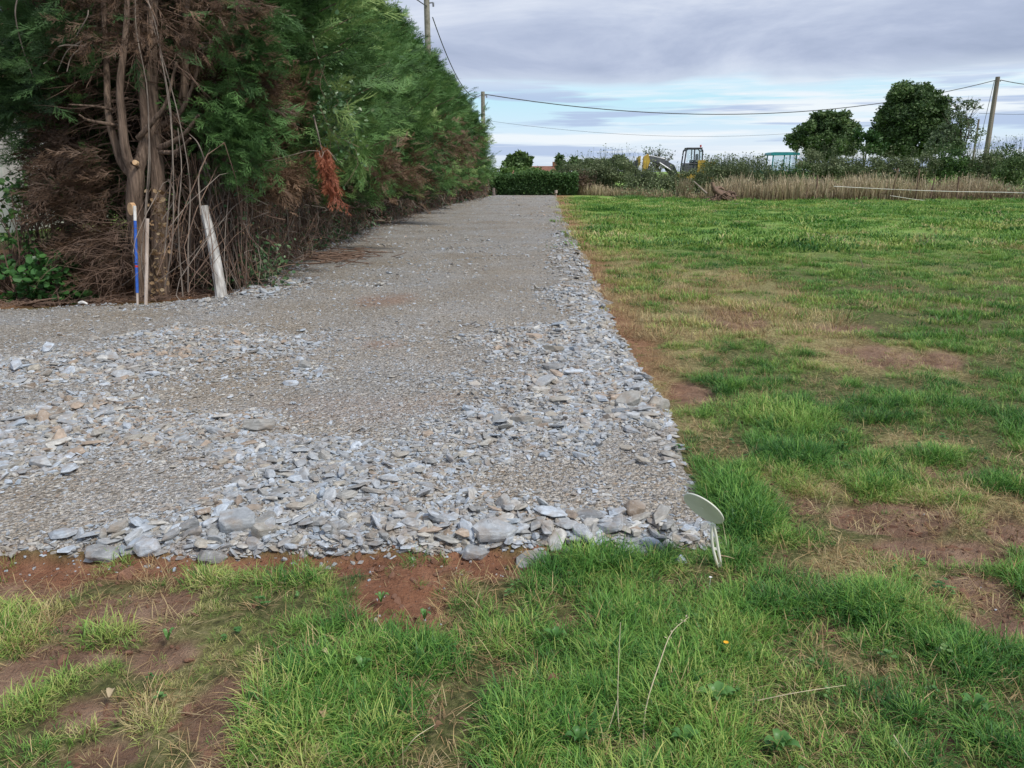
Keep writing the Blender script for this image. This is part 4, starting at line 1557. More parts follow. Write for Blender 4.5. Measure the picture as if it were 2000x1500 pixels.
cable(P(946, 184, 60), P(1943, 157, 76), 2.1, .034, 'black overhead cable sagging across the bright sky band to the right pole')
cable(P(845, 34, 36), P(941, 184, 60), 1.2, .022, 'black cable from the hedge pole down to the pole at the hedge end')
cable(T1 + (0, 0, -.4), np.array((-4.6, -6, 6.6)), .8, .022, 'cable running back overhead above the hedge')
cable(P(1953, 156, 76), P(2120, 166, 76), .3, .036, 'cable leaving the leaning pole towards the right edge')
cable(P(948, 235, 75), P(1830, 222, 92), 1.9, .013, 'thin faint line low across the pale sky')
cable(P(1912, 221, 92), P(2100, 218, 95), .2, .022, 'thin faint line right of the leaning pole')

# ------------------------------------------------------------------ digger
c0 = P(1350, 330, 56)
ex = thing('excavator', 'yellow and dark grey excavator with glazed cab and raised boom behind the scrub', 'excavator', (c0[0], 56, 0))
X0 = c0[0]
zc_ = lambda v: P(1350, v, 56)[2]
xc_ = lambda u: P(u, 320, 56)[0]
mb = MB()
for s in (-1, 1):
    add_prism(mb, [(-1.7, .35), (-1.45, .05), (1.45, .05), (1.7, .35), (1.7, .55), (1.45, .85), (-1.45, .85), (-1.7, .55)], -.25, .25, (X0 + .1, 56 + s * .95, 0))
mb.build('tracks', M['rubber'], ex, bevel=.03)
mb = MB()
add_box(mb, (X0 + .1, 56, .75), (1.4, 1.5, .35))
mb.build('undercarriage', M['grey'], ex, bevel=.03)
mb = MB()
add_prism(mb, [(-.9, 1.0), (1.15, 1.0), (1.15, 1.55), (1.05, zc_(318)), (.75, zc_(313)), (.25, zc_(313)), (.2, 1.5), (-.9, 1.4)], -.95, .95, (X0, 56, 0))
mb.build('body', M['yellow'], ex, bevel=.06)
mb = MB()
add_prism(mb, [(.95, 1.05), (1.45, 1.1), (1.5, zc_(325)), (1.3, zc_(316)), (.95, zc_(316))], -.93, .93, (X0 + .12, 56, 0))
mb.build('counterweight', M['yellow'], ex, bevel=.08)
# cab: frame members and separate panes
x0, x1 = xc_(1333), xc_(1365)
zt, zb = zc_(291), zc_(336)
yf, yb = 55.1, 56.0
mb = MB()
cabo = [(x0 - .12, zb), (x0 + .02, zt - .12), (x0 + .16, zt), (x1 - .1, zt), (x1, zt - .15), (x1, zb)]
for y_ in (yf, yb):
    for a, b in zip(cabo, cabo[1:] + cabo[:1]):
        add_tube(mb, [(a[0], y_, a[1]), (b[0], y_, b[1])], .05, 5, caps=True)
    xm = x0 + (x1 - x0) * .52
    add_tube(mb, [(xm, y_, zb), (xm, y_, zt)], .045, 5)
    add_tube(mb, [(x0 - .08, y_, zb + .55), (x1, y_, zb + .55)], .04, 5)
for a in cabo:
    add_tube(mb, [(a[0], yf, a[1]), (a[0], yb, a[1])], .05, 5)
mb.build('cab_frame', M['dark'], ex)
mb = MB()
add_prism(mb, [(x0 - .06, zb), (x0 - .02, zb + .5), (x1 - .02, zb + .5), (x1 - .02, zb)], yf + .01, yb - .01)
mb.build('cab_panel', M['grey'], ex)
mb = MB()
add_box(mb, ((x0 + x1) / 2 + .03, (yf + yb) / 2, zt + .04), (x1 - x0 - .1, 1.0, .07))
mb.build('cab_roof', M['grey'], ex, bevel=.02)
for lab, a, b in (('window_pane', x0 + .06, xm - .05), ('window_pane', xm + .05, x1 - .05)):
    mb = MB()
    add_box(mb, ((a + b) / 2, yf, (zb + .6 + zt) / 2 + .0), (b - a, .012, zt - zb - .7))
    mb.build(lab, M['glass'], ex)
mb = MB()
add_box(mb, (xm + .05, 55.6, zb + .55), (.45, .5, .5))
add_box(mb, (xm + .28, 55.6, zb + .95), (.12, .45, .5))
mb.build('seat', M['dark'], ex, bevel=.04)
mb = MB()
add_tube(mb, [(x1 - .05, 55.7, zt), (x1 - .02, 55.7, zt + .14)], .02, 5)
add_tube(mb, [(x1 - .02, 55.7, zt + .12), (x1 - .02, 55.7, zt + .26)], .06, 8, caps=True)
mb.build('beacon', M['red'], ex)
mb = MB()
B = lambda u, v: (xc_(u), zc_(v))
add_prism(mb, [B(1325, 338), B(1318, 322), B(1290, 308), B(1270, 304), B(1262, 312), B(1272, 315), B(1292, 320), B(1310, 334), B(1316, 350)], 56.15, 56.5)
mb.build('boom', M['grey'], ex, bevel=.03)
mb = MB()
add_tube(mb, [(B(1320, 338)[0], 56.05, B(1320, 338)[1]), (B(1288, 318)[0], 56.05, B(1288, 318)[1])], .07, 6, caps=True)
add_tube(mb, [(B(1300, 314)[0], 56.3, B(1300, 314)[1] + .12), (B(1262, 306)[0], 56.3, B(1262, 306)[1] + .1)], .06, 6, caps=True)
mb.build('hydraulic_ram', M['steel'], ex)
mb = MB()
add_prism(mb, [B(1266, 300), B(1258, 306), B(1256, 338), B(1263, 338), B(1270, 314)], 56.1, 56.55)
mb.build('dipper_arm', M['yellow'], ex, bevel=.03)
mb = MB()
add_prism(mb, [B(1251, 304), B(1245, 308), B(1245, 325), B(1251, 322)], 56.0, 56.6)
mb.build('linkage', M['yellow'], ex, bevel=.03)
mb = MB()
add_prism(mb, [B(1262, 338), B(1244, 332), B(1238, 345), B(1246, 356), B(1262, 352)], 55.9, 56.7)
add_prism(mb, [B(1246, 312), B(1240, 314), B(1239, 334), B(1246, 334)], 55.95, 56.65)
mb.build('bucket', M['dark'], ex, bevel=.03)

# ------------------------------------------------------------------ tractor
c0 = P(1526, 320, 58)
X0 = c0[0]
tr = thing('tractor', 'tractor with a teal cab roof half hidden by bushes left of the lower oak', 'tractor', (X0, 58, 0))
zv = lambda v: P(1526, v, 58)[2]
mb = MB()
add_prism(mb, [(-1.05, zv(304)), (-1.02, zv(299)), (-.8, zv(297.5)), (.8, zv(297.5)), (1.0, zv(299)), (1.02, zv(303))], -.75, .75, (X0, 58, 0))
mb.build('cab_roof', M['teal'], tr, bevel=.03)
mb = MB()
for sx, sy in ((-.88, -.65), (.85, -.65), (-.88, .65), (.85, .65), (-.05, -.65)):
    add_tube(mb, [(X0 + sx * 1.0, 58 + sy, 1.0), (X0 + sx * .95, 58 + sy, zv(303))], .045, 6)
add_box(mb, (X0, 58, .98), (1.9, 1.3, .2))
mb.build('cab_frame', M['teal'], tr)
for a, b in ((-.80, -.12), (.02, .76)):
    mb = MB()
    add_box(mb, (X0 + (a + b) / 2, 57.36, (1.15 + zv(304)) / 2), (b - a, .012, zv(304) - 1.2))
    mb.build('window_pane', M['glass'], tr)
mb = MB()
add_prism(mb, [(-.85, .75), (-2.6, .8), (-2.7, 1.4), (-2.3, 1.6), (-.85, 1.7)], -.4, .4, (X0, 58, 0))
mb.build('bonnet', M['teal'], tr, bevel=.06)
mb = MB()
add_box(mb, (X0 + .1, 58, 1.2), (.5, .5, .5))
mb.build('seat', M['dark'], tr, bevel=.04)
for wx, rad in ((-2.1, .5), (.5, .8)):
    for sy in (-.85, .85):
        mb = MB()
        add_tube(mb, [(X0 + wx, 58 + sy - .2, rad), (X0 + wx, 58 + sy + .2, rad)], rad, 24, caps=True)
        w = mb.build('wheel', M['rubber'], tr, bevel=.03)
        mb = MB()
        add_tube(mb, [(X0 + wx, 58 + sy - .215, rad), (X0 + wx, 58 + sy + .215, rad)], rad * .5, 16, caps=True)
        rim = mb.build('rim', M['white'], w)

# ------------------------------------------------------------------ distant house and the pale house on the left
c = P(1050, 325, 105)
ho = thing('house', 'distant house whose brown tiled roof shows above the clipped hedge', 'house', (c[0], 108, 0))
mb = MB()
zt = P(1050, 324, 105)[2]
add_box(mb, (c[0], 108, (zt - 1.6) / 2), (7.6, 6, zt - 1.6))
mb.build('wall', M['wall'], ho)
mb = MB()
zt_ = zt
mb.add([(c[0] - 4, 104.6, zt_ - 1.7), (c[0] + 4, 104.6, zt_ - 1.7), (c[0] + 4, 108, zt_), (c[0] - 4, 108, zt_), (c[0] - 4, 111.4, zt_ - 1.7), (c[0] + 4, 111.4, zt_ - 1.7)],
       [(0, 1, 2, 3), (3, 2, 5, 4)])
rf = mb.build('roof', M['roof'], ho)
sm = rf.modifiers.new('thick', 'SOLIDIFY')
sm.thickness = .15
mb = MB()
add_box(mb, (c[0] + 2.4, 108, zt_ + .1), (.6, .6, .9))
mb.build('chimney', M['roof'], rf)

lh = thing('house', 'pale rendered house glimpsed through the shrubs at the left edge', 'house', (-17.0, 22, 0))
mb = MB()
add_box(mb, (-17.5, 23, 1.9), (9, 5, 3.8))
mb.build('wall', M['wall'], lh, bevel=.02)
mb = MB()
mb.add([(-22.5, 20.1, 3.7), (-12.5, 20.1, 3.7), (-13.5, 23, 5.6), (-21.5, 23, 5.6), (-22.5, 25.9, 3.7), (-12.5, 25.9, 3.7)],
       [(0, 1, 2, 3), (3, 2, 5, 4)])
mb.add([(-22.5, 20.1, 3.7), (-21.5, 23, 5.6), (-22.5, 25.9, 3.7), (-12.5, 20.1, 3.7), (-13.5, 23, 5.6), (-12.5, 25.9, 3.7)], [(0, 1, 2), (3, 4, 5)])
mb.build('roof', M['roof'], lh)

# ------------------------------------------------------------------ the bare double trunk at the corner of the track
def TP(u, v, dy=0.0): return P(u, v, 9.75 + dy)
bt = thing('cypress_tree', 'bare double trunked cypress with cut limbs and brown dead twigs at the track corner', 'tree', (G(290, 588)[0], 9.75, 0))
mb = MB()
add_tube(mb, smooth_path([TP(285, 612), TP(284, 560), TP(272, 470), TP(262, 400), TP(266, 345), TP(262, 325)], 14), np.array([.24, .17, .14, .125, .118, .112, .108, .104, .10, .10, .098, .095, .09, .085]), 12)
add_tube(mb, smooth_path([TP(312, 612, .15), TP(312, 540, .15), TP(310, 440, .15), TP(308, 340, .2), TP(300, 240, .25), TP(296, 120, .3), TP(300, -60, .4)], 18), np.array([.19, .15, .125, .112, .105, .10, .095, .09, .088, .085, .08, .078, .075, .07, .065, .06, .06, .055]), 12)
add_tube(mb, smooth_path([TP(262, 345), TP(238, 318), TP(226, 280), TP(212, 225), TP(208, 130, .2), TP(200, -40, .4)], 14), np.linspace(.06, .028, 14), 8)
add_tube(mb, smooth_path([TP(264, 350), TP(244, 290, -.1), TP(238, 220, -.1), TP(234, 165, -.1), TP(246, 60), TP(250, -60)], 14), np.linspace(.06, .028, 14), 8)
add_tube(mb, smooth_path([TP(266, 340), TP(278, 300, .1), TP(284, 240, .2), TP(272, 120, .3), TP(262, -20, .4)], 14), np.linspace(.08, .03, 14), 8)
mb.build('trunk', M['bark'], bt, True)
limbs = [([TP(308, 290, .2), TP(335, 278, .1), TP(360, 262, 0), TP(388, 225, -.1)], .055), ([TP(310, 297, .2), TP(345, 296, .0), TP(372, 270, -.2)], .045),
         ([TP(228, 245), TP(200, 240, -.2), TP(170, 234, -.4), TP(155, 224, -.5)], .032), ([TP(222, 215), TP(190, 208, -.2), TP(135, 204, -.5)], .026),
         ([TP(270, 270, .1), TP(300, 235, 0), TP(325, 200, 0), TP(345, 120, 0)], .05), ([TP(345, 245, .5), TP(360, 170, .5), TP(362, 60, .5), TP(370, -40, .6)], .085),
         ([TP(312, 245, .3), TP(345, 228, .3), TP(372, 180, .3), TP(400, 90, .3)], .05), ([TP(270, 325, -.05), TP(256, 318, -.25), TP(262, 314, -.3)], .03)]
for pth, r0 in limbs:
    mb = MB()
    add_tube(mb, smooth_path(pth, 10), np.linspace(r0 * .75, r0 * .3, 10), 7, caps=True)
    mb.build('limb', M['bark'], bt, True)
# fresh cut faces
mb = MB()
c = TP(258, 408, -.19)
an = np.linspace(0, 2 * math.pi, 14, endpoint=False)
ring = np.stack([c[0] + .045 * np.cos(an) - .01, c[1] - .03 + .05 * np.cos(an) * -.5, c[2] + .075 * np.sin(an)], -1)
ring2 = ring + np.array((.02, .06, 0))
mb.add(np.vstack([ring, ring2, ring.mean(0)]), [(q, (q + 1) % 14, 14 + (q + 1) % 14, 14 + q) for q in range(14)])
mb.add(np.vstack([ring, ring.mean(0)]), [(q, (q + 1) % 14, 14) for q in range(14)])
cf = mb.build('cut_face', M['cutwood'], bt)
cf['label'] = 'fresh orange saw cut on the left trunk'
mb = MB()
c = TP(263, 317, -.33)
add_tube(mb, [c, c + (.0, .05, -.01)], .03, 9, caps=True)
mb.build('cut_face', M['cutwood'], bt)
# crown above
dr = lambda az, h, r_: False
cm, wood = bough_crown(31, 6.9, 2.5, 3.9, 200, 12, .42, tint0=.25, rise=.1)
o = cm.build('crown', [M['cypress'], M['dead_spray']], bt)
o.matrix_parent_inverse = Matrix.Identity(4)
o.location = (-.5, 1.2, 0)
# dead twig mass: drooping, forking bare twigs
r = np.random.default_rng(61)
mb = MB()
def droopy(mb, a, d, L_, rad, r, n=5, fork=2, t=None):
    d = d / np.linalg.norm(d)
    p = [a]
    for q in range(n):
        d = d + r.normal(0, .16, 3) + (0, 0, -.06)
        d /= np.linalg.norm(d)
        p.append(p[-1] + d * L_ / n)
    add_tube(mb, p, np.linspace(rad, rad * .3, n + 1), 3, r.random() if t is None else t)
    for q in range(fork):
        i = r.integers(1, n)
        droopy(mb, p[i], d + r.normal(0, .55, 3), L_ * r.uniform(.35, .6), rad * .5, r, 3, 0, t)
for q in range(300):
    u, v = r.uniform(60, 430), r.uniform(-20, 560)
    a = TP(285 + r.normal(0, 25), v, r.uniform(.1, .9))
    b = TP(u, v + r.uniform(-30, 60), r.uniform(-.5 if v < 200 else .1, 1.0))
    if r.random() < .55: a = a + (b - a) * r.uniform(.0, .6)
    droopy(mb, a, b - a, np.linalg.norm(b - a) * r.uniform(.5, .9) + .2, r.uniform(.005, .011), r)
mb.build('dead_twigs', M['twig'], bt, kind='stuff')
mb = MB()
for q in range(60):
    u, v = r.uniform(60, 260), r.uniform(430, 590)
    a = TP(r.uniform(225, 262), v, r.uniform(-.5, -.1))
    b = TP(u, v + r.uniform(-15, 25), r.uniform(-.9, -.2))
    b[2] = max(b[2], .03)
    droopy(mb, a, b - a, np.linalg.norm(b - a) * .8 + .15, .0042, r, n=7, fork=4)
mb.build('dead_twigs', M['twig'], bt, kind='stuff')
# dead brown sprays still on the twigs
mb = MB()
def dead_mass(n, u0, u1, v0, v1, dy0, dy1, dirx, size=.34, t0=.45):
    p = np.array([TP(r.uniform(u0, u1), r.uniform(v0, v1), r.uniform(dy0, dy1)) for _ in range(n)])
    p[:, 2] = np.maximum(p[:, 2], .05)
    d = np.stack([r.normal(dirx, .5, n), r.normal(-.35, .4, n), r.normal(-.25, .35, n)], -1)
    for v in range(3):
        m = np.arange(n) % 3 == v
        stamp(mb, *SPR_D[v], p[m], d[m], r.normal(0, 1.3, m.sum()), size * r.uniform(.6, 1.3, m.sum()), t0 + r.normal(0, .22, m.sum()))
dead_mass(330, 80, 225, 290, 430, -.3, .7, -1, .34, .4)
dead_mass(300, 120, 240, 430, 565, -.4, .3, -1, .32, .35)
dead_mass(420, 90, 420, -30, 130, .1, 1.2, 0, .34, .40)
dead_mass(420, 100, 420, 120, 330, .9, 2.0, 0, .4, .12)
dead_mass(200, 90, 200, 150, 330, .1, 1.0, -1, .34, .25)
dead_mass(120, 400, 520, -20, 120, -.3, .6, 1, .32, .6)
dead_mass(260, 110, 400, -30, 110, -.8, .1, 0, .22, .5)
dead_mass(90, 450, 530, 140, 220, .0, .5, 1, .34, .5)
mb.build('dead_sprays', M['dead_spray'], bt)
# live boughs: right of the trunk and top left
mb = MB()
def live(n, u0, u1, v0, v1, dy0, dy1, dirx, size=.32, t0=.5):
    p = np.array([TP(r.normal((u0 + u1) / 2, (u1 - u0) / 3.4), r.normal((v0 + v1) / 2, (v1 - v0) / 3.4), r.uniform(dy0, dy1)) for _ in range(n)])
    d = np.stack([r.normal(dirx, .5, n), r.normal(-.5, .4, n), r.normal(-.05, .35, n)], -1)
    for v in range(4):
        m = np.arange(n) % 4 == v
        stamp(mb, *SPR[v], p[m], d[m], r.normal(0, .8, m.sum()), size * r.uniform(.7, 1.3, m.sum()), t0 + r.normal(0, .1, m.sum()))
live(420, 400, 520, 170, 340, -.2, .7, .7)
live(260, 420, 540, 20, 150, -.1, .9, .7, t0=.4)
live(420, -20, 190, -20, 150, -.4, 1.2, -.6, t0=.25)
live(300, -40, 150, 110, 260, .0, 1.4, -.6, t0=.2)
mb.build('live_boughs', M['cypress'], bt)
# woody vines hanging round the trunks
VN = [[(283, 420), (288, 330), (289, 240), (284, 160), (270, 60), (262, -30)], [(284, 560), (278, 500), (284, 420), (292, 330), (290, 250)],
      [(325, 560), (338, 480), (342, 380), (335, 250), (322, 150), (305, 60), (280, -20)], [(365, 570), (368, 480), (372, 360), (352, 240), (325, 140), (300, 40)],
      [(318, 500), (330, 360), (338, 300), (330, 200), (310, 100)], [(35, -10), (32, 30), (45, 90), (66, 150)], [(330, 350), (345, 385), (320, 430)],
      [(400, 320), (385, 280), (372, 262)], [(392, 420), (386, 350), (396, 320), (410, 290)], [(356, 580), (350, 500), (346, 420), (356, 330), (352, 250)],
      [(168, 90), (120, 90), (95, 115), (85, 125)], [(150, 70), (170, 35), (175, 20)], [(165, 80), (130, 100), (110, 140)], [(168, 85), (140, 110), (130, 140)]]
vt = thing('hanging_vines', 'bare woody vines hanging around the double trunk', 'vine', (TP(300, 590)[0], 9.4, 0))
for pth in VN:
    mb = MB()
    pts = [TP(u + r.normal(0, 2), v, -.35 + r.normal(0, .08)) for u, v in pth]
    add_tube(mb, smooth_path(pts, 16), np.linspace(.009, .005, 16), 5)
    mb.build('vine', M['greytwig'], vt, True)
# dead ivy leaves climbing the right trunk
mb = MB()
n = 150
p = np.array([TP(r.normal(308, 9), r.uniform(370, 590), -.14 + r.uniform(-.06, .05)) for _ in range(n)])
leaf_cloud(mb, p, .055, .6, r, shape=ROUND)
tag(mb.build('dead_ivy', M['dead_leaf']), 'tan dead ivy leaves clinging up the right hand trunk', 'ivy')

# ------------------------------------------------------------------ stakes by the trunk
def stake(name, label, base, top, parts_):
    t = thing(name, label, 'stake', base)
    base, top = np.array(base), np.array(top)
    for nm, a, b, ra, mm in parts_:
        mb = MB()
        add_tube(mb, [base + (top - base) * a, base + (top - base) * b], ra, 10, caps=True)
        mb.build(nm, M[mm], t)
    return t


b = P(268, 598, 9.15); b[2] = -.05
stake('marker_stake', 'thin stake painted blue with a white tip, leaning on the left trunk', b, P(263, 402, 9.33),
      [('lower_shaft', -.02, .17, .013, 'stakewood'), ('blue_band', .17, .415, .017, 'blue'), ('red_mark', .415, .435, .0175, 'red'),
       ('upper_blue_band', .435, .86, .017, 'blue'), ('white_tip', .86, 1.0, .018, 'white'), ('cross_pin', .455, .46, .03, 'blue')])
b = P(284, 602, 9.1); b[2] = -.05
stake('wooden_stake', 'plain pale wooden stake standing just right of the blue one', b, P(288, 427, 9.3), [('shaft', 0, 1, .020, 'stakewood')])
b = P(434, 584, 9.6); b[2] = -.1
mb = MB()
a_, c_ = np.array(b), P(398, 402, 9.75)
add_tube(mb, smooth_path([a_, (a_ + c_) / 2 + (.02, 0, 0), c_], 10), np.linspace(.075, .052, 10), 8, caps=True)
tag(mb.build('fence_post', M['oldpost']), 'grey white peeling post leaning left at the hedge corner, topped by brambles', 'post')

# ------------------------------------------------------------------ shrubs at the far left
def leafy(name, label, cu, cv, ru, rv, Y, n, size, mm, stems, seed, shape=ROUND, tint=.45):
    r = np.random.default_rng(seed)
    c = P(cu, cv, Y)
    k = Y / F_PX
    t = thing(name, label, 'shrub', (c[0], Y, 0))
    p = r.normal(0, 1, (n, 3))
    p /= np.linalg.norm(p, axis=1, keepdims=True)
    p = p * (r.random((n, 1)) ** .4) * np.array((ru * k, ru * k * .6, rv * k))
    nn = fbm(p[:, 0] * 1 + seed, p[:, 2], 2.2, 3, seed)
    p = p[nn > -.06 if n < 900 else nn > -.1] + c
    p[:, 2] = np.maximum(p[:, 2], .03)
    mb = MB()
    leaf_cloud(mb, p, size, tint, r, shape=shape)
    mb.build('foliage', M[mm], t)
    mb = MB()
    for q in range(stems):
        tp = p[r.integers(len(p))]
        b0 = np.array((c[0] + r.normal(0, ru * k * .35), Y + r.normal(0, .15), 0))
        add_tube(mb, smooth_path([b0, (b0 + tp) / 2 + r.normal(0, .06, 3), tp], 7), np.linspace(.014, .004, 7), 4)
    mb.build('stems', M['twig'], t, kind='stuff')
    return t


leafy('laurel_shrub', 'glossy dark green laurel low at the left corner by the gravel', 120, 545, 85, 55, 9.5, 900, .085, 'laurel', 30, 1)
leafy('laurel_shrub', 'glossy laurel bush cut by the left edge of the picture', 10, 530, 90, 65, 9.6, 900, .08, 'laurel', 30, 2)
leafy('privet_shrub', 'upright leafy shrub with bare stems in front of the pale wall', 60, 400, 95, 110, 10.2, 900, .06, 'laurel', 60, 3, tint=.7)
leafy('privet_shrub', 'dark leafy shrub between the laurels and the brown dead twigs', 165, 450, 60, 100, 10.4, 1400, .055, 'laurel', 50, 4, tint=.3)
leafy('privet_shrub', 'leafy shrub outside the left edge', -90, 430, 80, 130, 10.2, 900, .07, 'laurel', 40, 5)

# ------------------------------------------------------------------ bramble thickets and ivy along the hedge foot
def thicket(label, y0, y1, n, h_, leaves, dead, seed, rad=.005, out=.25, leaf=.055):
    r = np.random.default_rng(seed)
    ym = (y0 + y1) / 2
    t = thing('bramble_thicket', label, 'brambles', (float(left_edge(ym)) - .3, ym, 0), 'brambles along the hedge foot')
    mb, mg = MB(), MB()
    pts = []
    for q in range(n):
        y = r.uniform(y0, y1)
        x = left_edge(y) - r.uniform(-.25, .6)
        a = np.array((x, y, 0.0))
        hh = h_ * r.uniform(.5, 1.15)
        k = r.random()
        if k < .55:      # arching cane
            s = r.normal(0, .7)
            e = a + np.array((r.uniform(-.3, out), s, r.uniform(0, .5) * hh))
            p = smooth_path([a, a + (e - a) * .35 + (r.normal(0, .15), r.normal(0, .3), hh), e + (r.normal(0, .1), r.normal(0, .3), .25 * hh), e + (r.normal(0, .2), r.normal(0, .4), .0)], 10)
        elif k < .68:     # hanging stem
            p = smooth_path([a + (0, 0, hh * 1.2), a + (r.normal(.05, .12), r.normal(0, .15), hh * .6), a + (r.normal(.1, .15), r.normal(0, .2), .02)], 8)
        else:            # scribble
            c = a + (r.uniform(0, .2), 0, r.uniform(.2, 1.0) * hh)
            p = smooth_path(c + np.cumsum(r.normal(0, .16, (6, 3)), 0), 12)
        p[:, 2] = np.maximum(p[:, 2], .02)
        add_tube(mb if r.random() < .7 else mg, p, np.linspace(rad, rad * .5, len(p)) * r.uniform(.7, 1.6), 3, r.random())
        pts.append(p)
    mb.build('stems', M['twig'], t, kind='stuff')
    mg.build('pale_stems', M['greytwig'], t, kind='stuff')
    pts = np.concatenate(pts)
    lm = MB()
    y = r.uniform(y0, y1, leaves)
    base = np.stack([left_edge(y) - r.uniform(-.35, .5, leaves), y, np.abs(r.normal(0, .5, leaves)) * h_], -1)
    keep_ = fbm(base[:, 1], base[:, 2], 1.6, 3, seed) > -.05
    leaf_cloud(lm, base[keep_], leaf, .5, r, shape=ROUND)
    lm.build('ivy_leaves', M['ivy'], t)
    lm = MB()
    leaf_cloud(lm, pts[r.integers(0, len(pts), dead)] + r.normal(0, .03, (dead, 3)), leaf * .8, .5, r)
    lm.build('dead_leaves', M['dead_leaf'], t)


thicket('dense brown tangle of bramble canes right beside the peeling post', 10.0, 12.2, 560, 1.5, 900, 700, 1)
thicket('bramble tangle with ivy leaves below the rust coloured hanging bough', 12.2, 15.2, 520, 1.4, 1900, 600, 2)
thicket('ivy covered bank of the hedge foot beyond the twig pile', 15.2, 20, 480, 1.3, 3200, 500, 3, .006)
thicket('brown bramble stems and ivy at the middle of the hedge foot', 20, 28, 520, 1.3, 2600, 700, 4, .008, leaf=.07)
thicket('dry brown stems lining the hedge foot towards the far pole', 28, 38, 620, 1.5, 1300, 1200, 5, .011, leaf=.09)
thicket('farthest dry stems at the end of the hedge beside the track', 38, 50, 620, 1.6, 900, 1300, 6, .014, leaf=.11)

# ivy hanging in the hedge face
r = np.random.default_rng(66)
for u, v, ru, rv, Y, n, lab in ((660, 220, 50, 90, 11.3, 420, 'hanging ivy with grey green leaves high in the hedge face'),
                                (470, 230, 40, 110, 11.2, 330, 'ivy trail beside the live bough right of the double trunk'),
                                (500, 520, 60, 60, 10.6, 500, 'ivy mat low on the bank right of the peeling post')):
    c = P(u, v, Y)
    k = Y / F_PX
    p = c + r.normal(0, .45, (n, 3)) * np.array((ru * k, .25, rv * k)) * 1.2
    p[:, 2] = np.maximum(p[:, 2], .05)
    iv = thing('ivy', lab, 'ivy', (c[0], Y, 0))
    mb = MB()
    leaf_cloud(mb, p, .055, .62, r, shape=ROUND)
    mb.build('leaves', M['ivy'], iv)
    mb = MB()
    for q in range(12):
        a, b = p[r.integers(n)], p[r.integers(n)]
        add_tube(mb, smooth_path([a, (a + b) / 2 + r.normal(0, .08, 3), b], 6), .004, 3)
    mb.build('stems', M['twig'], iv, kind='stuff')

# rust coloured dead bough
hb = thing('dead_bough', 'rust red dead cypress bough hanging down in the hedge face', 'branch', P(632, 340, 11.9))
mb = MB()
add_tube(mb, smooth_path([P(612, 225, 11.1), P(622, 265, 11.0), P(630, 300, 10.9), P(648, 375, 10.9)], 10), np.linspace(.014, .005, 10), 5)
mb.build('stem', M['greytwig'], hb, True)
mb = MB()
n = 230
t = r.random(n)
p = np.stack([P(628 + 26 * q, 288 + 95 * q, 10.9) for q in t]) + r.normal(0, .045, (n, 3))
d = np.stack([r.normal(.1, .25, n), r.normal(-.1, .25, n), np.full(n, -1.0)], -1)
for v in range(3):
    m = np.arange(n) % 3 == v
    stamp(mb, *SPR_D[v], p[m], d[m], r.uniform(0, 6, m.sum()), .2 * r.uniform(.6, 1.3, m.sum()), .5 + r.normal(0, .2, m.sum()))
mb.build('foliage', M['red_spray'], hb)
for u, v, Y, s, lab in ((525, 345, 10.9, .36, 'tangled brown dead foliage low in the hedge above the brambles'), (760, 330, 15.5, .6, 'thin brown dead foliage low in the middle of the hedge face'), (885, 290, 23, 1.0, 'brown dead patch of foliage near the far end of the hedge'), (520, 190, 11.3, .45, 'drooping brown dead spray above the live bough right of the trunk')):
    mb = MB()
    n = 170
    p = P(u, v, Y) + r.normal(0, .42, (n, 3)) * np.array((s, .5, s * .8))
    d = np.stack([r.normal(.7, .4, n), r.normal(-.2, .4, n), r.normal(-.2, .4, n)], -1)
    for k in range(3):
        m = np.arange(n) % 3 == k
        stamp(mb, *SPR_D[k], p[m], d[m], r.uniform(0, 6, m.sum()), .38 * r.uniform(.6, 1.3, m.sum()), .75 + r.normal(0, .15, m.sum()))
    tag(mb.build('dead_foliage', M['dead_spray']), lab, 'foliage')
# hanging live green bough
mb = MB()
n = 70
t = r.random(n)
p = np.stack([P(690 + 14 * q, 240 + 100 * q, 11.6) for q in t]) + r.normal(0, .06, (n, 3))
d = np.stack([r.normal(.1, .25, n), r.normal(-.1, .2, n), np.full(n, -1.0)], -1)
stamp(mb, *SPR[0], p, d, r.uniform(0, 6, n), .3 * r.uniform(.6, 1.2, n), .8 + r.normal(0, .06, n))
tag(mb.build('green_bough', M['cypress']), 'single bright green cypress bough drooping down the hedge face', 'branch')

# twig pile and litter at the hedge foot
mb = MB()
for q in range(60):
    c = G(r.normal(650, 38), r.normal(510, 7)) + (0, 0, .09)
    a = r.normal(0, .5)
    L_ = r.uniform(.15, .55)
    dd = np.array((math.cos(a), math.sin(a), r.normal(0, .08)))
    add_tube(mb, smooth_path([c - dd * L_, c + r.normal(0, .03, 3), c + dd * L_], 6), np.linspace(.012, .005, 6), 4, r.random())
tag(mb.build('twig_pile', M['twig']), 'pile of broken dark twigs on the gravel at the hedge foot', 'twigs')
mb = MB()
for q in range(900):
    x = r.uniform(-8, -3.4); y = back_edge(x) + abs(r.normal(.1, .5))
    if x > left_edge(max(y, 9.8)) + .15: continue
    a = r.uniform(0, 6.28); L_ = r.uniform(.03, .22)
    dd = np.array((math.cos(a), math.sin(a), r.normal(0, .1))) * L_
    c = np.array((x, y, .02 + r.random() * .03))
    add_tube(mb, [c, c + dd * .5 + (0, 0, r.uniform(0, .03)), c + dd], .0035, 3, r.random())
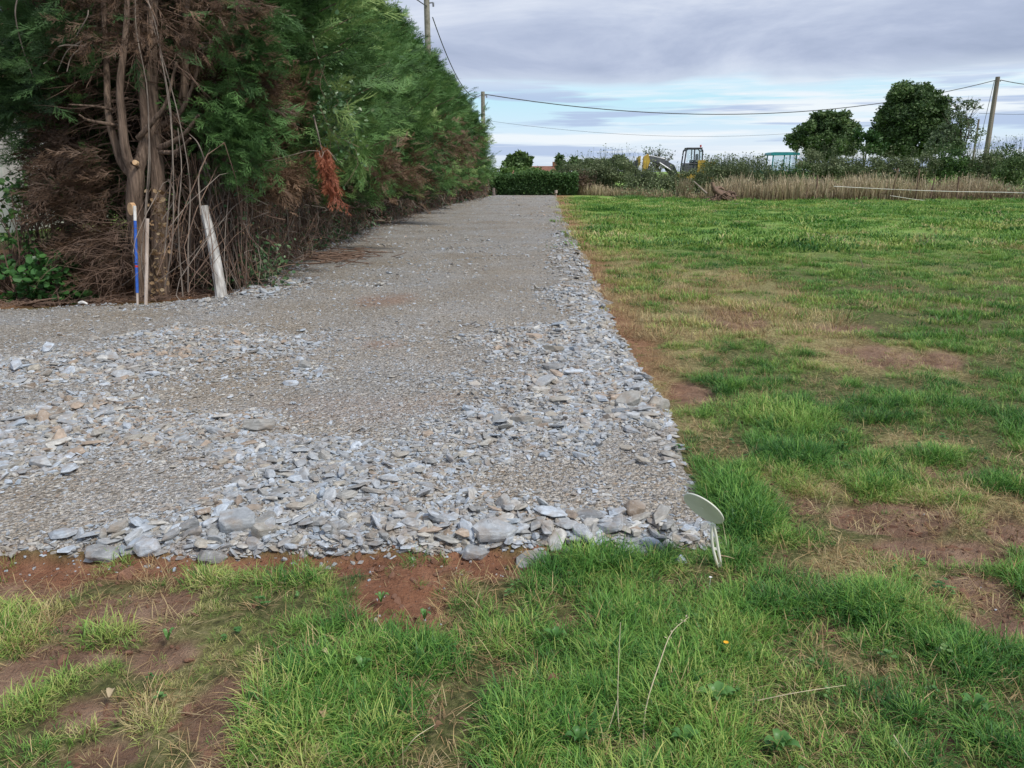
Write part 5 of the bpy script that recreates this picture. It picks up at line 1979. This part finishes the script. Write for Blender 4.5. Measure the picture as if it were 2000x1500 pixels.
for q in range(700):
    y = r.uniform(9.8, 34); x = left_edge(y) + abs(r.normal(0, .45))
    a = r.uniform(0, 6.28); L_ = r.uniform(.03, .2)
    dd = np.array((math.cos(a), math.sin(a), r.normal(0, .1))) * L_
    c = np.array((x, y, float(road_z(np.array([x]), np.array([y]))[0]) + .03))
    add_tube(mb, [c, c + dd], .004, 3, r.random())
tag(mb.build('twig_litter', M['twig']), 'scattered brown twigs and needles under the trees', 'litter', kind='stuff')
c = G(163, 600)
mb = MB()
add_tube(mb, smooth_path([c + (-.05, 0, .05), c + (0, 0, .06), c + (.06, -.01, .04)], 5), (.014, .02, .018, .014, .01), 7, caps=True)
tag(mb.build('wood_chip', M['white']), 'small bright white chip lying on the soil before the laurel', 'wood chip')

# small post and marker at the end of the track
a = P(965, 384, 51.5); a[2] = 0
mb = MB()
add_tube(mb, [a, P(964, 367, 51.5)], (.10, .09), 8, caps=True)
tag(mb.build('fence_post', M['polewood']), 'short grey post at the left end of the clipped hedge', 'post')
a = P(948, 388, 49); a[2] = 0
mb = MB()
add_tube(mb, [a, P(947, 352, 49)], (.07, .06), 8, caps=True)
tag(mb.build('fence_post', M['polewood']), 'taller thin post under the last cypress of the hedge', 'post')
mb = MB()
a = P(1086, 384, 51); a[2] = 0
add_tube(mb, [a, a + (0, 0, .3)], .03, 6, caps=True)
add_tube(mb, [a + (0, 0, .22), a + (0, 0, .4)], .09, 8, caps=True)
tag(mb.build('marker_peg', M['stakewood']), 'small pinkish peg at the far right corner of the track', 'peg')

# ------------------------------------------------------------------ the cream disc on its stalk
zb = float(height(np.array([.86]), np.array([2.86]))[0])
g0 = G(1405, 1108)
top = P(1385, 1012, g0[1] + .03)
dk_ = thing('disc_marker', 'cream plastic disc tilted on a split white stalk at the gravel corner', 'marker', g0)
# disc: centre seen at (1374, 992), long axis leans down to the right
cc = P(1374, 993, g0[1] + .04)
depth = math.hypot(cc[1], EYE - cc[2])
bm = bmesh.new()
bmesh.ops.create_cone(bm, cap_ends=True, segments=48, radius1=.092, radius2=.092, depth=.007)
me = bpy.data.meshes.new('disc')
bm.to_mesh(me)
bm.free()
me.materials.append(M['plastic'])
disc = link('disc', me)
disc.parent = dk_
bv = disc.modifiers.new('bevel', 'BEVEL'); bv.width = .003; bv.segments = 3; bv.limit_method = 'ANGLE'
axis_long = Vector((.80, -.12, -.72)).normalized()
view = Vector((cc[0], cc[1], cc[2] - EYE)).normalized()
side = view.cross(axis_long).normalized()
# normal of the disc: mostly perpendicular to sight, turned about 25 degrees towards the viewer
nrm = (side * math.cos(R(24)) - view * math.sin(R(24)))
nrm = (nrm - axis_long * nrm.dot(axis_long)).normalized()
yv = nrm.cross(axis_long)
rm = Matrix((axis_long, yv, nrm)).transposed()
disc.matrix_parent_inverse = Matrix.Identity(4)
disc.location = Vector(cc) - Vector(g0)
disc.rotation_euler = rm.to_euler()
bm = bmesh.new()
bmesh.ops.create_cone(bm, cap_ends=True, segments=20, radius1=.006, radius2=.006, depth=.0012)
me = bpy.data.meshes.new('hub')
bm.to_mesh(me); bm.free()
me.materials.append(M['plastic'])
hub = link('hub', me)
hub.parent = disc
hub.location = (-.004, 0, .0040)
# stalk: two ribs joined top and bottom, slightly bowed
for nm, off in (('stalk_rib', -.0085), ('stalk_rib', .0085)):
    mb = MB()
    pts = []
    for u, v, w in ((1392, 1024, .3), (1394, 1045, 1), (1397, 1068, 1.2), (1402, 1092, 1.0), (1407, 1118, .5), (1409, 1135, .5)):
        pts.append(P(u, v, g0[1] + .01) + np.array((off * w, 0, 0)))
    add_tube(mb, smooth_path(pts, 14), .0058, 6, caps=True)
    mb.build(nm, M['plastic'], dk_, True)
for u, v in ((1392, 1028), (1398, 1072), (1404, 1102)):
    mb = MB()
    add_box(mb, P(u, v, g0[1] + .01), (.018, .006, .012))
    mb.build('web', M['plastic'], dk_, bevel=.002)

# ------------------------------------------------------------------ foreground small things
def stalk(label, pts, rad, mm='reed', head=False):
    p = [np.array(q) for q in pts]
    mb = MB()
    sp = smooth_path(p, 14)
    add_tube(mb, sp, np.linspace(rad, rad * .5, 14), 4, .9)
    if head:
        rr = np.random.default_rng(3)
        leaf_cloud(mb, sp[-5:].repeat(3, 0) + rr.normal(0, .003, (15, 3)), .008, .8, rr)
    return tag(mb.build('dry_grass_stalk', M[mm]), label, 'grass stalk')


def PZ(u, v, z): return G(u, v, z)


stalk('long straw stalk curving over at the top, below the cream disc', [PZ(1255, 1470, 0), PZ(1262, 1380, .05), PZ(1290, 1290, .13), PZ(1312, 1235, .17), PZ(1345, 1205, .19)], .0022, head=True)
stalk('thin pale stalk standing left of the curved straw stalk', [PZ(1215, 1480, 0), PZ(1207, 1390, .05), PZ(1208, 1300, .12), PZ(1212, 1215, .19)], .0014)
stalk('short stalk crossing low between the two taller stalks', [PZ(1170, 1465, 0), PZ(1190, 1420, .04), PZ(1208, 1360, .10)], .0014)
stalk('pale stalk lying across the grass at the lower right', [PZ(1480, 1368, .05), PZ(1560, 1352, .09), PZ(1652, 1338, .06)], .0016)
stalk('straw stalk lying slanted near the bottom right corner', [PZ(1745, 1435, .08), PZ(1765, 1465, .05), PZ(1790, 1498, .03)], .0018)
stalk('tall straw stem leaning just right of the cream disc', [PZ(1422, 1080, 0), PZ(1417, 1050, .05), PZ(1411, 1018, .12)], .0016)
stalk('curved pale blade at the bottom left of centre', [PZ(790, 1468, .03), PZ(812, 1440, .08), PZ(850, 1415, .08)], .0018)
stalk('dark bare twig sticking up in the mid field', [G(1686, 522), PZ(1680, 505, .1), PZ(1673, 492, .2)], .008, 'russet')
stalk('dark forked twig by the bare soil patch on the right', [G(1653, 628), PZ(1658, 615, .08), PZ(1663, 604, .16)], .006, 'russet')
stalk('orange brown dry stem lying right of the disc stalk', [PZ(1408, 1085, .04), PZ(1420, 1087, .04), PZ(1434, 1091, .03)], .003, 'dead_leaf')

r = np.random.default_rng(8)
fl = thing('yellow_flower', 'single small orange yellow flower in the grass below the disc', 'flower', G(1418, 1262))
c = PZ(1418, 1255, .06)
mb = MB()
for q in range(9):
    a = q * .698
    d = np.array((math.cos(a), math.sin(a), .25))
    s = np.array((-math.sin(a), math.cos(a), 0)) * .0028
    mb.add([c, c + d * .006 - s, c + d * .010, c + d * .006 + s], [(0, 1, 2, 3)])
mb.build('petals', M['petal'], fl)
mb = MB()
add_tube(mb, [c - (0.005, 0, .06), c], .0009, 4)
mb.build('stem', M['weed'], fl)
mb = MB()
c = PZ(1388, 1128, .06)
for q in range(12):
    a = q * .523
    d = np.array((math.cos(a), math.sin(a), .4))
    s = np.array((-math.sin(a), math.cos(a), 0)) * .0018
    mb.add([c, c + d * .004 - s, c + d * .007, c + d * .004 + s], [(0, 1, 2, 3)])
add_tube(mb, [c - (0.003, 0, .06), c], .0008, 4)
tag(mb.build('white_flower', M['white']), 'tiny white daisy bud just under the disc stalk', 'flower')


def dock(u, v, label, n=7, L0=.055, seed=0, tint=.6):
    r = np.random.default_rng(seed)
    c = G(u, v)
    t = thing('broadleaf_weed', label, 'weed', c, 'broad leaved weeds in the near grass')
    for q in range(n):
        a = q * 2.4 + r.normal(0, .3)
        L_ = L0 * .72 * r.uniform(.6, 1.3)
        mb = MB()
        V = []
        for s in range(6):
            q_ = s / 5
            w = .26 * L_ * math.sin(math.pi * min(q_ * .9 + .08, 1)) ** .8
            p = c + np.array((math.cos(a) * L_ * q_, math.sin(a) * L_ * q_, .03 + .035 * math.sin(q_ * 2.2)))
            sd = np.array((-math.sin(a), math.cos(a), 0)) * w
            V += [p - sd + (0, 0, w * .3), p - (0, 0, .001), p + sd + (0, 0, w * .3)]
        F_ = []
        for s in range(5):
            F_ += [(3 * s, 3 * s + 1, 3 * s + 4, 3 * s + 3), (3 * s + 1, 3 * s + 2, 3 * s + 5, 3 * s + 4)]
        mb.add(V, F_, tint - .3 + r.normal(0, .12))
        mb.build('leaf', M['weed'], t, True)


dock(1395, 1385, 'light green dock with wide leaves right of the straw stalks', 6, .07, 1, .8)
dock(1520, 1480, 'weed rosette at the bottom edge right of centre', 6, .06, 2)
dock(1130, 1470, 'weed at the bottom edge just right of centre', 7, .055, 3)
dock(1335, 1470, 'narrow leaved weed below the light green dock', 6, .05, 4)
dock(1085, 1265, 'small weed right of the hollow in the centre grass', 5, .045, 5, .7)
dock(710, 1325, 'single stemmed weed left of centre in the lower grass', 4, .05, 6, .75)
dock(745, 1190, 'pale spreading weed on the edge of the red soil patch', 5, .035, 7, .9)
dock(830, 1225, 'weed below the red soil patch', 6, .03, 8, .8)
dock(1900, 1400, 'weed near the lower right bare patch', 5, .05, 9)
dock(330, 1265, 'weed in the yellowish grass at lower left', 4, .035, 10, .85)


def fallen(u, v, label, L_=.03, tint=.4, seed=0, mm='dead_leaf'):
    r = np.random.default_rng(seed)
    c = PZ(u, v, .05)
    a = r.uniform(0, 6.28)
    mb = MB()
    V = []
    for s in range(5):
        q_ = s / 4
        w = .35 * L_ * math.sin(math.pi * (q_ * .84 + .08))
        p = c + np.array((math.cos(a) * L_ * q_, math.sin(a) * L_ * q_, .012 * math.sin(q_ * 3)))
        sd = np.array((-math.sin(a), math.cos(a), 0)) * w
        V += [p - sd + (0, 0, w * .6), p, p + sd + (0, 0, w * .6)]
    F_ = []
    for s in range(4):
        F_ += [(3 * s, 3 * s + 1, 3 * s + 4, 3 * s + 3), (3 * s + 1, 3 * s + 2, 3 * s + 5, 3 * s + 4)]
    mb.add(V, F_, tint)
    return tag(mb.build('fallen_leaf', M[mm], None, True), label, 'leaf')


fallen(1092, 1328, 'rust brown fallen leaf in the grass right of centre', .035, .15, 1)
fallen(213, 1362, 'cream fallen leaf standing in the yellow grass at lower left', .035, .95, 2)
fallen(848, 1425, 'curled brown leaf beside the pale blade near the bottom', .03, .2, 3)
fallen(625, 1275, 'pale yellow leaf in the grass left of centre', .03, .9, 4)
fallen(630, 1390, 'greyish dead leaf low in the left grass', .03, .6, 5)
fallen(1425, 965, 'tan strip of dead leaf right of the disc', .03, .7, 6)
